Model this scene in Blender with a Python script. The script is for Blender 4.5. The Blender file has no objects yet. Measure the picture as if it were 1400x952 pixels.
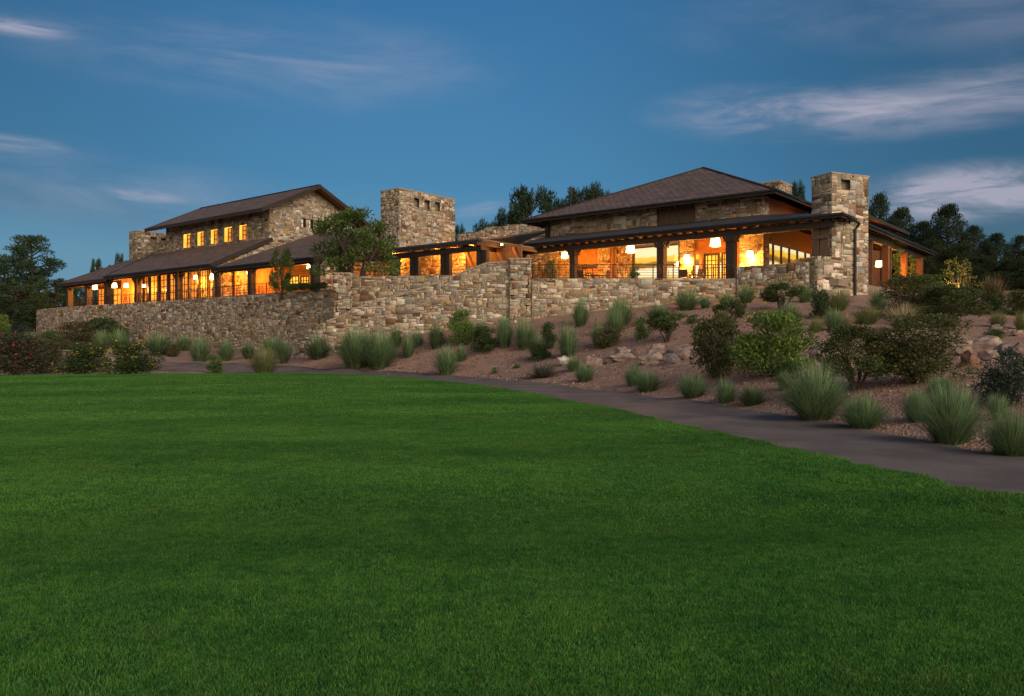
import bpy, math, random
import numpy as np
from math import radians as R
from mathutils import Vector, Matrix

sc = bpy.context.scene
COL = sc.collection
EYE = 1.6

# ------------------------------------------------------------------ camera
cam = bpy.data.cameras.new('camera')
cam_o = bpy.data.objects.new('camera', cam)
COL.objects.link(cam_o)
cam.sensor_width = 36.0
cam.lens = 28.8
cam.clip_start = 0.1
cam.clip_end = 6000
cam_o.location = (0, 0, EYE)
cam_o.rotation_euler = (R(90), 0, 0)
sc.camera = cam_o
sc.render.resolution_x = 1024
sc.render.resolution_y = 696
sc.cycles.use_denoising = True
sc.cycles.denoising_prefilter = 'NONE'
sc.cycles.max_bounces = 6
sc.cycles.diffuse_bounces = 3
sc.cycles.transparent_max_bounces = 12
sc.cycles.sample_clamp_indirect = 4.0
sc.view_settings.view_transform = 'Standard'
sc.view_settings.look = 'None'
sc.view_settings.gamma = 1
sc.view_settings.exposure = 0.0
sc.view_settings.use_curve_mapping = False


class NT:
    """small node helper"""
    def __init__(self, nt):
        self.nt = nt
    def n(self, t, **kw):
        nd = self.nt.nodes.new(t)
        for k, val in kw.items():
            setattr(nd, k, val)
        return nd
    def l(self, a, b):
        self.nt.links.new(a, b)
    def put(self, sock, val):
        if hasattr(val, 'links'):
            self.l(val, sock)
        else:
            sock.default_value = val
    def math(self, op, a, b=0.0, c=None, clamp=False):
        nd = self.n('ShaderNodeMath', operation=op)
        nd.use_clamp = clamp
        self.put(nd.inputs[0], a)
        self.put(nd.inputs[1], b)
        if c is not None:
            self.put(nd.inputs[2], c)
        return nd.outputs[0]
    def mix(self, fac, a, b, mode='MIX'):
        nd = self.n('ShaderNodeMix', data_type='RGBA', blend_type=mode)
        self.put(nd.inputs['Factor'], fac)
        ia = [s for s in nd.inputs if s.name == 'A' and s.type == 'RGBA'][0]
        ib = [s for s in nd.inputs if s.name == 'B' and s.type == 'RGBA'][0]
        self.put(ia, a if hasattr(a, 'links') else (*a, 1))
        self.put(ib, b if hasattr(b, 'links') else (*b, 1))
        return [s for s in nd.outputs if s.type == 'RGBA'][0]
    def noise(self, vec, scale, detail=4, rough=.55, dist=0.0):
        nd = self.n('ShaderNodeTexNoise')
        self.put(nd.inputs['Vector'], vec)
        nd.inputs['Scale'].default_value = scale
        nd.inputs['Detail'].default_value = detail
        nd.inputs['Roughness'].default_value = rough
        nd.inputs['Distortion'].default_value = dist
        return nd.outputs['Fac']
    def ramp(self, fac, stops):
        nd = self.n('ShaderNodeValToRGB')
        self.put(nd.inputs[0], fac)
        el = nd.color_ramp.elements
        while len(el) < len(stops):
            el.new(.5)
        for e, (p, c) in zip(el, stops):
            e.position = p
            e.color = (*c, 1) if len(c) == 3 else c
        return nd.outputs[0]
    def mrange(self, v, a, b, c=0.0, d=1.0, smooth=True):
        nd = self.n('ShaderNodeMapRange')
        nd.interpolation_type = 'SMOOTHSTEP' if smooth else 'LINEAR'
        self.put(nd.inputs[0], v)
        for i, x in enumerate((a, b, c, d)):
            nd.inputs[i + 1].default_value = x
        return nd.outputs[0]


# ------------------------------------------------------------------ world: dusk sky with high wisps of cloud
world = bpy.data.worlds.new('World')
sc.world = world
world.use_nodes = True
W_ = NT(world.node_tree)
bg = world.node_tree.nodes['Background']
out = world.node_tree.nodes['World Output']
SUN_AZ, SUN_EL = 142.0, 30.0       # compass from +Y towards +X
sky = W_.n('ShaderNodeTexSky', sky_type='NISHITA')
sky.sun_disc = False
sky.sun_elevation = R(2.5)
sky.sun_rotation = R(SUN_AZ)
sky.altitude = 1600
sky.ozone_density = 3
sky.air_density = 1
tc = W_.n('ShaderNodeTexCoord')
sep = W_.n('ShaderNodeSeparateXYZ')
W_.l(tc.outputs['Generated'], sep.inputs[0])
X, Y, Z = sep.outputs
dusk = W_.ramp(Z, [(0.0, (.135, .26, .36)), (.10, (.122, .272, .395)), (.2, (.066, .225, .405)),
                   (.38, (.042, .168, .355)), (.62, (.024, .098, .25)), (1.0, (.013, .055, .16))])
azf = W_.mrange(X, -.05, .60, 1.0, .50)
azl = W_.math('MAXIMUM', W_.mrange(X, -.62, -.15, .70, 1.0), W_.mrange(Z, .10, .26, 1.0, .0))
fore = W_.math('MULTIPLY', azf, azl)
dusk2 = W_.mix(1.0, dusk, fore, 'MULTIPLY')
az = W_.math('ARCTAN2', X, Y)
el = W_.math('ARCSINE', Z)
comb = W_.n('ShaderNodeCombineXYZ')
W_.put(comb.inputs[0], az)
W_.put(comb.inputs[1], el)
pol = comb.outputs[0]


def px_az(px, py):
    x, z = (px - 700) / 1120, (476 - py) / 1120
    return math.atan2(x, 1), math.asin(z / math.sqrt(1 + x * x + z * z))


cloud = None
warp = W_.noise(pol, 5.0, 3, .5)
for (px, py, rx, ry, rot, amp, seed, sx, sy) in (
        (1180, 150, .23, .036, -3, 1.05, 3.1, 6, 34), (1330, 118, .13, .028, -9, .8, 9.7, 6, 34),
        (1335, 262, .14, .034, -3, 1.7, 5.3, 8, 40),
        (20, 36, .08, .012, 2, 1.0, 1.7, 8, 70), (190, 266, .055, .008, -3, .95, 7.9, 8, 60),
        (20, 196, .05, .010, -1, .65, 4.4, 10, 60), (655, 287, .045, .010, 10, .55, 6.1, 10, 60),
        (330, 76, .36, .055, 0, .42, 2.6, 4, 22), (170, 262, .30, .045, -3, .36, 8.8, 4, 18),
        (1250, 22, .3, .05, -6, .28, 8.1, 4, 18)):
    ca, ce = px_az(px, py)
    mp = W_.n('ShaderNodeMapping', vector_type='TEXTURE')
    W_.l(pol, mp.inputs[0])
    mp.inputs['Location'].default_value = (ca, ce, 0)
    mp.inputs['Rotation'].default_value = (0, 0, R(rot))
    ln = W_.n('ShaderNodeVectorMath', operation='LENGTH')
    m2 = W_.n('ShaderNodeVectorMath', operation='DIVIDE')
    W_.l(mp.outputs[0], m2.inputs[0])
    m2.inputs[1].default_value = (rx, ry, 1)
    W_.l(m2.outputs[0], ln.inputs[0])
    wob = W_.math('MULTIPLY_ADD', warp, 1.0, W_.math('SUBTRACT', ln.outputs['Value'], .5))
    msk = W_.mrange(wob, 0.0, 1.15, 1.0, 0.0)
    m3 = W_.n('ShaderNodeVectorMath', operation='MULTIPLY')
    W_.l(mp.outputs[0], m3.inputs[0])
    m3.inputs[1].default_value = (sx, sy, 1)
    m4 = W_.n('ShaderNodeVectorMath', operation='ADD')
    W_.l(m3.outputs[0], m4.inputs[0])
    m4.inputs[1].default_value = (seed, seed * 2, seed)
    st = W_.mrange(W_.noise(m4.outputs[0], 1.0, 6, .62, .5), .34, .74, .10, 1.0)
    val = W_.math('MULTIPLY', W_.math('MULTIPLY', msk, st), amp)
    cloud = val if cloud is None else W_.math('ADD', cloud, val)
cloud = W_.math('MULTIPLY', cloud, .95, clamp=True)
cloud = W_.math('MINIMUM', cloud, .8)
skycol = W_.mix(cloud, dusk2, (.44, .42, .51))
# sunset glow, low in the sky behind the photographer
back = W_.math('MULTIPLY', W_.mrange(W_.math('ADD', W_.math('MULTIPLY', Y, -.93), W_.math('MULTIPLY', X, .35)), -.05, .85), W_.mrange(Z, .0, .95, 1.0, 0.0))
skycol = W_.mix(back, skycol, (2.6, 2.05, 1.42))
W_.l(skycol, bg.inputs[0])
bg.inputs[1].default_value = 1.0
bg2 = W_.n('ShaderNodeBackground')
W_.l(sky.outputs[0], bg2.inputs[0])
bg2.inputs[1].default_value = .012
addn = W_.n('ShaderNodeAddShader')
W_.l(bg.outputs[0], addn.inputs[0])
W_.l(bg2.outputs[0], addn.inputs[1])
W_.l(addn.outputs[0], out.inputs[0])

# ------------------------------------------------------------------ afterglow: one broad, low, warm sun
sun = bpy.data.lights.new('sun', 'SUN')
sun.energy = 2.0
sun.angle = R(38)
sun.color = (1.0, .84, .68)
sun_o = bpy.data.objects.new('sun', sun)
COL.objects.link(sun_o)
sd = Vector((math.sin(R(SUN_AZ)) * math.cos(R(SUN_EL)), math.cos(R(SUN_AZ)) * math.cos(R(SUN_EL)), math.sin(R(SUN_EL))))
sun_o.rotation_euler = sd.to_track_quat('Z', 'Y').to_euler()
sun_o.location = sd * 60

# ------------------------------------------------------------------ frames and measuring helpers
FP = 1120.0
C0 = np.array([19.29, 48.0])           # near right corner of the long porch eave
U = np.array([.7807, -.6249])          # along the front, to the right and nearer
V = np.array([.6249, .7807])           # away, into the building


def Wp(a, b, z):
    p = C0 + a * U + b * V
    return (float(p[0]), float(p[1]), float(z))


def onb(px, py, b):
    k = (px - 700) / FP
    A = C0 + b * V
    a = (k * A[1] - A[0]) / (U[0] - k * U[1])
    y = (A + a * U)[1]
    return float(a), EYE + (476 - py) / FP * float(y)


def ona(px, py, a):
    k = (px - 700) / FP
    A = C0 + a * U
    b = (k * A[1] - A[0]) / (V[0] - k * V[1])
    y = (A + b * V)[1]
    return float(b), EYE + (476 - py) / FP * float(y)


def at(px, py, y):
    return np.array([(px - 700) / FP * y, y, EYE + (476 - py) / FP * y])


# ------------------------------------------------------------------ materials
MATS = {}


def new_mat(name):
    m = bpy.data.materials.new(name)
    m.use_nodes = True
    MATS[name] = m
    return m, NT(m.node_tree), m.node_tree.nodes['Principled BSDF']


def bump(T, bs, height, strength=.4, dist=.02):
    b = T.n('ShaderNodeBump')
    b.inputs['Strength'].default_value = strength
    b.inputs['Distance'].default_value = dist
    T.put(b.inputs['Height'], height)
    T.l(b.outputs[0], bs.inputs['Normal'])


def geopos(T):
    return T.n('ShaderNodeNewGeometry').outputs['Position']


def mat_simple(name, col, rough=.7, metal=0.0, var=.25, scale=6.0, bumpd=.01, bstr=.3, stretch=None):
    m, T, bs = new_mat(name)
    p = geopos(T)
    if stretch:
        v = T.n('ShaderNodeVectorMath', operation='MULTIPLY')
        T.l(p, v.inputs[0])
        v.inputs[1].default_value = stretch
        p = v.outputs[0]
    n = T.noise(p, scale, 5, .6)
    f = T.mrange(n, .3, .7, 1 - var, 1 + var, False)
    c = T.mix(1.0, col, f, 'MULTIPLY')
    T.l(c, bs.inputs['Base Color'])
    bs.inputs['Roughness'].default_value = rough
    bs.inputs['Metallic'].default_value = metal
    if bumpd:
        bump(T, bs, n, bstr, bumpd)
    return m


def mat_attr(name, rough=.85, scale=14.0, var=.3, bumpd=.012, trans=0.0, bstr=.5, spec=.3):
    """colour comes from each stone's / leaf's own colour"""
    m, T, bs = new_mat(name)
    a = T.n('ShaderNodeAttribute', attribute_name='Col')
    n = T.noise(geopos(T), scale, 5, .62)
    c = T.mix(1.0, a.outputs['Color'], T.mrange(n, .3, .72, 1 - var, 1 + var, False), 'MULTIPLY')
    T.l(c, bs.inputs['Base Color'])
    bs.inputs['Roughness'].default_value = rough
    bs.inputs['Specular IOR Level'].default_value = spec
    if bumpd:
        bump(T, bs, n, bstr, bumpd)
    if trans:
        tr = T.n('ShaderNodeBsdfTranslucent')
        T.l(c, tr.inputs[0])
        mx = T.n('ShaderNodeMixShader')
        mx.inputs[0].default_value = trans
        T.l(bs.outputs[0], mx.inputs[1])
        T.l(tr.outputs[0], mx.inputs[2])
        T.l(mx.outputs[0], m.node_tree.nodes['Material Output'].inputs[0])
    return m


STONE = mat_attr('rubble_stone', .88, 9.0, .38, .02)
LEAF = mat_attr('leaf', .6, 3.0, .25, 0, .25, spec=.25)
NEEDLE = mat_attr('needle', .7, 2.0, .3, 0, .15, spec=.2)
BLADE = mat_attr('blade', .65, 2.5, .25, 0, .3, spec=.2)
ROCK = mat_attr('rock', .9, 5.0, .4, .04, bstr=.8)
TIMBER = mat_simple('dark_timber', (.022, .013, .009), .75, var=.4, scale=9, stretch=(1, 1, .3))
WARMWOOD = mat_simple('warm_wood', (.15, .052, .016), .6, var=.35, scale=8, stretch=(1, 1, .35))
BOARD = mat_simple('ceiling_board', (.14, .05, .015), .65, var=.3, scale=5)
IRON = mat_simple('black_iron', (.012, .011, .011), .5, .6, .2, 20, 0)
BROWNWOOD = mat_simple('weathered_wood', (.085, .050, .028), .75, var=.4, scale=8, stretch=(1, 1, .3))
COPPER = mat_simple('dark_gutter_metal', (.03, .026, .026), .35, .7, .3, 4, 0)
FLATROOF = mat_simple('grey_metal_roof', (.07, .072, .08), .5, .3, .3, 3, .004)
PLASTER = mat_simple('ochre_plaster', (.30, .125, .035), .85, var=.35, scale=3, bumpd=.004)
PAVING = mat_simple('terrace_paving', (.24, .18, .13), .85, var=.25, scale=4)
MORTARCAP = mat_simple('wall_coping', (.30, .24, .18), .9, var=.4, scale=6, bumpd=.02)
BARK = mat_simple('bark', (.06, .04, .03), .9, var=.4, scale=14, bumpd=.02, bstr=.8)
DARKIN = mat_simple('dark_flue', (.008, .007, .006), .9, var=.1, bumpd=0)
CLAY = mat_simple('terracotta', (.16, .06, .03), .8, var=.2, scale=12, bumpd=.003)
SOFTFAB = mat_simple('chair_weave', (.06, .035, .02), .8, var=.3, scale=20, bumpd=.004)


def mat_roof(name, c1, c2):
    m, T, bs = new_mat(name)
    uv = T.n('ShaderNodeUVMap').outputs[0]
    br = T.n('ShaderNodeTexBrick')
    T.l(uv, br.inputs['Vector'])
    br.inputs['Color1'].default_value = (*c1, 1)
    br.inputs['Color2'].default_value = (*c2, 1)
    br.inputs['Mortar'].default_value = (c1[0] * .25, c1[1] * .25, c1[2] * .25, 1)
    br.inputs['Scale'].default_value = 1.0
    br.inputs['Mortar Size'].default_value = .035
    br.inputs['Mortar Smooth'].default_value = .3
    br.inputs['Bias'].default_value = 0
    br.inputs['Brick Width'].default_value = .55
    br.inputs['Row Height'].default_value = .40
    n = T.noise(geopos(T), 1.3, 5, .6)
    n2 = T.noise(geopos(T), 11, 3, .6)
    f = T.math('MULTIPLY', T.mrange(n, .3, .7, .68, 1.32, False), T.mrange(n2, .3, .7, .68, 1.32, False))
    T.l(T.mix(1.0, br.outputs['Color'], f, 'MULTIPLY'), bs.inputs['Base Color'])
    bs.inputs['Roughness'].default_value = .8
    s = T.n('ShaderNodeSeparateXYZ')
    T.l(uv, s.inputs[0])
    saw = T.math('FRACT', T.math('DIVIDE', s.outputs[1], .40))
    h = T.math('SUBTRACT', T.math('MULTIPLY', T.math('SUBTRACT', 1.0, saw), .8), br.outputs['Fac'])
    bump(T, bs, T.math('ADD', h, T.math('MULTIPLY', n2, .5)), .9, .03)
    return m


ROOF = mat_roof('shingle_roof', (.098, .066, .056), (.155, .102, .086))


def mat_glow(name, c1, c2, strength, scale=1.2):
    m, T, bs = new_mat(name)
    n = T.noise(geopos(T), scale, 3, .6)
    c = T.mix(T.mrange(n, .35, .65), c1, c2)
    T.l(c, bs.inputs['Emission Color'])
    bs.inputs['Emission Strength'].default_value = strength
    bs.inputs['Base Color'].default_value = (.3, .2, .1, 1)
    bs.inputs['Roughness'].default_value = .15
    return m


GLOW_WIN = mat_glow('lit_window', (1.0, .20, .008), (1.0, .36, .025), 1.2)
GLOW_DIM = mat_glow('lit_window_dim', (.8, .15, .008), (1.0, .28, .02), .85)
GLOW_HOT = mat_glow('lit_window_bright', (1.0, .42, .025), (1.0, .58, .07), 1.35)
SHADE = mat_glow('lantern_shade', (1.0, .66, .25), (1.0, .74, .34), 7.0)
BULB = mat_glow('bulb', (1.0, .7, .3), (1.0, .75, .4), 10.0)


def mat_glass():
    m, T, bs = new_mat('window_glass')
    tr = T.n('ShaderNodeBsdfTransparent')
    tr.inputs[0].default_value = (.93, .94, .93, 1)
    gl = T.n('ShaderNodeBsdfGlossy')
    gl.inputs['Roughness'].default_value = .03
    lw = T.n('ShaderNodeLayerWeight')
    lw.inputs[0].default_value = .5
    fr = T.math('MULTIPLY_ADD', T.math('POWER', lw.outputs['Facing'], 5.0), .6, .04)
    mx = T.n('ShaderNodeMixShader')
    T.l(fr, mx.inputs[0])
    T.l(tr.outputs[0], mx.inputs[1])
    T.l(gl.outputs[0], mx.inputs[2])
    T.l(mx.outputs[0], m.node_tree.nodes['Material Output'].inputs[0])
    return m


GLASS = mat_glass()


def mat_painted_sunset():
    """sunset sky and tree line mirrored in the lounge glass, painted as glow on a panel"""
    m, T, bs = new_mat('painted_sunset')
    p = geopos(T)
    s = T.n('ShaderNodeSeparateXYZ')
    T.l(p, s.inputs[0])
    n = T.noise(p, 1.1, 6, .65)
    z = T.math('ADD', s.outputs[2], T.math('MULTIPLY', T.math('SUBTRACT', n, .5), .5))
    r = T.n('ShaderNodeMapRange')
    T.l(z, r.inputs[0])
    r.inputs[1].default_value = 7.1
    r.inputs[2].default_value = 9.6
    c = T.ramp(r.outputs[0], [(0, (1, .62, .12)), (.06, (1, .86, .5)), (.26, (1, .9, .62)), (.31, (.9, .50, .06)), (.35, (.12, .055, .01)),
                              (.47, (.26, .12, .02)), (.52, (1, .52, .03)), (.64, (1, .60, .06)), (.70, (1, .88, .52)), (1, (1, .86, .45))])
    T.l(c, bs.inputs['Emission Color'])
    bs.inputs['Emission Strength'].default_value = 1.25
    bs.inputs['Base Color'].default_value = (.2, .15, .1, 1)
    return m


PAINTED_SUNSET = mat_painted_sunset()


def mat_ground():
    m, T, bs = new_mat('pink_gravel_soil')
    p = geopos(T)
    big = T.noise(p, .22, 5, .6)
    mid = T.noise(p, 2.2, 5, .65)
    vo = T.n('ShaderNodeTexVoronoi')
    T.l(p, vo.inputs['Vector'])
    vo.inputs['Scale'].default_value = 16
    c = T.ramp(T.math('ADD', T.math('MULTIPLY', big, .5), T.math('MULTIPLY', mid, .5)),
               [(.3, (.18, .108, .080)), (.5, (.285, .178, .134)), (.68, (.37, .245, .19))])
    peb = T.mix(.30, c, vo.outputs['Color'], 'SOFT_LIGHT')
    dk = T.mrange(T.noise(p, .9, 4, .7), .54, .70, 1.0, .62)
    T.l(T.mix(1.0, peb, dk, 'MULTIPLY'), bs.inputs['Base Color'])
    bs.inputs['Roughness'].default_value = .95
    bump(T, bs, T.math('ADD', T.math('MULTIPLY', mid, 1.5), T.math('MULTIPLY', vo.outputs['Distance'], 1.2)), .9, .06)
    return m


def mat_asphalt():
    m, T, bs = new_mat('asphalt')
    p = geopos(T)
    n = T.noise(p, .7, 5, .6)
    f = T.noise(p, 60, 3, .7)
    sp = T.mrange(T.noise(p, 38, 1, .5), .70, .76, 0, .12)
    c = T.mix(T.mrange(n, .35, .65), (.074, .062, .058), (.124, .104, .098))
    c = T.mix(1.0, c, T.mrange(f, .3, .7, .7, 1.3, False), 'MULTIPLY')
    c = T.mix(sp, c, (.4, .36, .33))
    T.l(c, bs.inputs['Base Color'])
    bs.inputs['Roughness'].default_value = .85
    bump(T, bs, f, .5, .008)
    return m


def lawn_color(T):
    p = geopos(T)
    v = T.n('ShaderNodeVectorMath', operation='MULTIPLY')
    T.l(p, v.inputs[0])
    v.inputs[1].default_value = (.7, 1.0, 0)
    big = T.noise(v.outputs[0], .35, 5, .6)
    mid = T.noise(v.outputs[0], 1.6, 4, .65)
    fine = T.noise(p, 9, 3, .7)
    m = T.math('ADD', T.math('MULTIPLY', big, .36), T.math('ADD', T.math('MULTIPLY', mid, .26), T.math('MULTIPLY', fine, .38)))
    return m, p


def mat_lawn(name, dark, light, dry):
    m, T, bs = new_mat(name)
    f, p = lawn_color(T)
    c = T.mix(T.mrange(f, .37, .63), dark, light)
    # mowing passes: slight, wide, curving bands
    s = T.n('ShaderNodeSeparateXYZ')
    T.l(p, s.inputs[0])
    band = T.math('SINE', T.math('ADD', T.math('MULTIPLY', s.outputs[1], 1.15),
                                 T.math('ADD', T.math('MULTIPLY', s.outputs[0], -.22), T.math('MULTIPLY', T.noise(p, .12, 2), 5.0))))
    c = T.mix(1.0, c, T.mrange(band, -.5, .5, .90, 1.08), 'MULTIPLY')
    c = T.mix(T.mrange(T.noise(p, .8, 5, .7), .58, .74, 0, .28), c, dry)
    if name == 'lawn_blade':
        oi = T.n('ShaderNodeAttribute', attribute_name='Col')
        c = T.mix(1.0, c, oi.outputs['Color'], 'MULTIPLY')
    T.l(c, bs.inputs['Base Color'])
    bs.inputs['Roughness'].default_value = .7
    bs.inputs['Specular IOR Level'].default_value = .2
    if name == 'lawn_turf':
        bump(T, bs, T.noise(p, 40, 3, .7), 1.0, .03)
    else:
        tr = T.n('ShaderNodeBsdfTranslucent')
        T.l(c, tr.inputs[0])
        mx = T.n('ShaderNodeMixShader')
        mx.inputs[0].default_value = .35
        T.l(bs.outputs[0], mx.inputs[1])
        T.l(tr.outputs[0], mx.inputs[2])
        T.l(mx.outputs[0], m.node_tree.nodes['Material Output'].inputs[0])
    return m


GROUND = mat_ground()
ASPHALT = mat_asphalt()
TURF = mat_lawn('lawn_turf', (.014, .055, .009), (.026, .085, .014), (.04, .08, .018))
BLADES = mat_lawn('lawn_blade', (.030, .138, .020), (.088, .252, .030), (.17, .26, .06))

# ------------------------------------------------------------------ mesh helpers


def tag(o, label=None, cat=None, group=None, kind=None):
    if label: o['label'] = label
    if cat: o['category'] = cat
    if group: o['group'] = group
    if kind: o['kind'] = kind
    return o


def empty(name, loc, label, cat, group=None):
    o = bpy.data.objects.new(name, None)
    COL.objects.link(o)
    o.location = loc
    o.empty_display_size = .3
    return tag(o, label, cat, group)


def wloc(o):
    p = Vector((0, 0, 0))
    while o is not None:
        p += Vector(o.location)
        o = o.parent
    return p


def np_mesh(name, verts, faces, mat, parent=None, cols=None, uvs=None, smooth=False, loc=None):
    """verts (n,3) in world metres; faces list or (m,k) array; cols per-face colours; uvs per-loop"""
    verts = np.asarray(verts, dtype=float)
    base = wloc(parent) if parent is not None else Vector(loc if loc is not None else (0, 0, 0))
    verts = verts - np.array(base)
    me = bpy.data.meshes.new(name)
    if isinstance(faces, np.ndarray):
        m, k = faces.shape
        me.vertices.add(len(verts))
        me.vertices.foreach_set('co', verts.astype(np.float32).ravel())
        me.loops.add(m * k)
        me.loops.foreach_set('vertex_index', faces.astype(np.int32).ravel())
        me.polygons.add(m)
        me.polygons.foreach_set('loop_start', (np.arange(m) * k).astype(np.int32))
        me.update(calc_edges=True)
    else:
        me.from_pydata([tuple(v) for v in verts], [], faces)
        me.update()
    if cols is not None:
        cols = np.asarray(cols, dtype=float)
        at_ = me.attributes.new('Col', 'FLOAT_COLOR', 'FACE' if len(cols) == len(me.polygons) and len(cols) != len(verts) else 'POINT')
        c4 = np.ones((len(cols), 4), dtype=np.float32)
        c4[:, :3] = cols
        at_.data.foreach_set('color', c4.ravel())
    if uvs is not None:
        ul = me.uv_layers.new(name='UVMap')
        ul.data.foreach_set('uv', np.asarray(uvs, dtype=np.float32).ravel())
    if smooth:
        me.polygons.foreach_set('use_smooth', np.ones(len(me.polygons), dtype=bool))
    me.materials.append(mat)
    o = bpy.data.objects.new(name, me)
    COL.objects.link(o)
    if parent is not None:
        o.parent = parent
    elif loc is not None:
        o.location = loc
    return o


class MB:
    def __init__(s):
        s.v, s.f, s.uv = [], [], []
    def poly(s, pts, uv=None):
        k = len(s.v)
        s.v += [tuple(p) for p in pts]
        s.f.append(tuple(range(k, k + len(pts))))
        s.uv += uv if uv else [(0, 0)] * len(pts)
    def prism(s, pts, off):
        """closed polygon pts swept by off"""
        n = len(pts)
        top = [tuple(np.array(p) + np.array(off)) for p in pts]
        s.poly(pts[::-1])
        s.poly(top)
        for i in range(n):
            j = (i + 1) % n
            s.poly([pts[i], pts[j], top[j], top[i]])
    def abox(s, a0, a1, b0, b1, z0, z1):
        s.prism([Wp(a0, b0, z0), Wp(a1, b0, z0), Wp(a1, b1, z0), Wp(a0, b1, z0)], (0, 0, z1 - z0))
    def beam(s, p0, p1, w, h, up=(0, 0, 1)):
        p0, p1 = Vector(p0), Vector(p1)
        d = (p1 - p0)
        if d.length < 1e-6: return
        dn = d.normalized()
        upv = Vector(up)
        if abs(dn.dot(upv)) > .98: upv = Vector((U[0], U[1], 0))
        x = dn.cross(upv).normalized()
        y = x.cross(dn).normalized()
        q = [p0 + x * (sx * w / 2) + y * (sy * h / 2) for sx, sy in ((-1, -1), (1, -1), (1, 1), (-1, 1))]
        s.prism([tuple(k) for k in q], tuple(d))
    def tube(s, pts, rad, n=6):
        pts = [Vector(p) for p in pts]
        if not hasattr(rad, '__len__'): rad = [rad] * len(pts)
        rings = []
        for i, p in enumerate(pts):
            d = (pts[min(i + 1, len(pts) - 1)] - pts[max(i - 1, 0)]).normalized()
            ref = Vector((0, 0, 1)) if abs(d.z) < .9 else Vector((1, 0, 0))
            x = d.cross(ref).normalized()
            y = d.cross(x).normalized()
            k = len(s.v)
            for j in range(n):
                t = 2 * math.pi * j / n
                s.v.append(tuple(p + (x * math.cos(t) + y * math.sin(t)) * rad[i]))
            rings.append(k)
        for a, b in zip(rings, rings[1:]):
            for j in range(n):
                s.f.append((a + j, a + (j + 1) % n, b + (j + 1) % n, b + j))
                s.uv += [(0, 0)] * 4
        s.f.append(tuple(rings[-1] + j for j in range(n)))
        s.uv += [(0, 0)] * n
        s.f.append(tuple(rings[0] + j for j in range(n))[::-1])
        s.uv += [(0, 0)] * n
    def lathe(s, c, prof, n=12, sq=False):
        rings = []
        for r, z in prof:
            k = len(s.v)
            for j in range(n):
                t = 2 * math.pi * (j + .5) / n
                s.v.append((c[0] + r * math.cos(t), c[1] + r * math.sin(t), c[2] + z))
            rings.append(k)
        for a, b in zip(rings, rings[1:]):
            for j in range(n):
                s.f.append((a + j, a + (j + 1) % n, b + (j + 1) % n, b + j))
                s.uv += [(0, 0)] * 4
        for k in (rings[0], rings[-1]):
            s.f.append(tuple(k + j for j in range(n)))
            s.uv += [(0, 0)] * n
    def build(s, name, mat, parent=None, loc=None, smooth=False):
        return np_mesh(name, np.array(s.v), s.f, mat, parent, uvs=s.uv, loc=loc, smooth=smooth)


# ------------------------------------------------------------------ rubble masonry: every stone is modelled
PAL = np.array([(.49, .42, .32), (.38, .29, .195), (.38, .255, .135), (.33, .315, .27), (.17, .085, .05), (.62, .56, .46),
                (.25, .20, .155), (.46, .35, .24), (.54, .46, .36), (.31, .22, .14)])
PALW = np.array([.17, .16, .10, .11, .06, .09, .09, .12, .06, .04])


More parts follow.
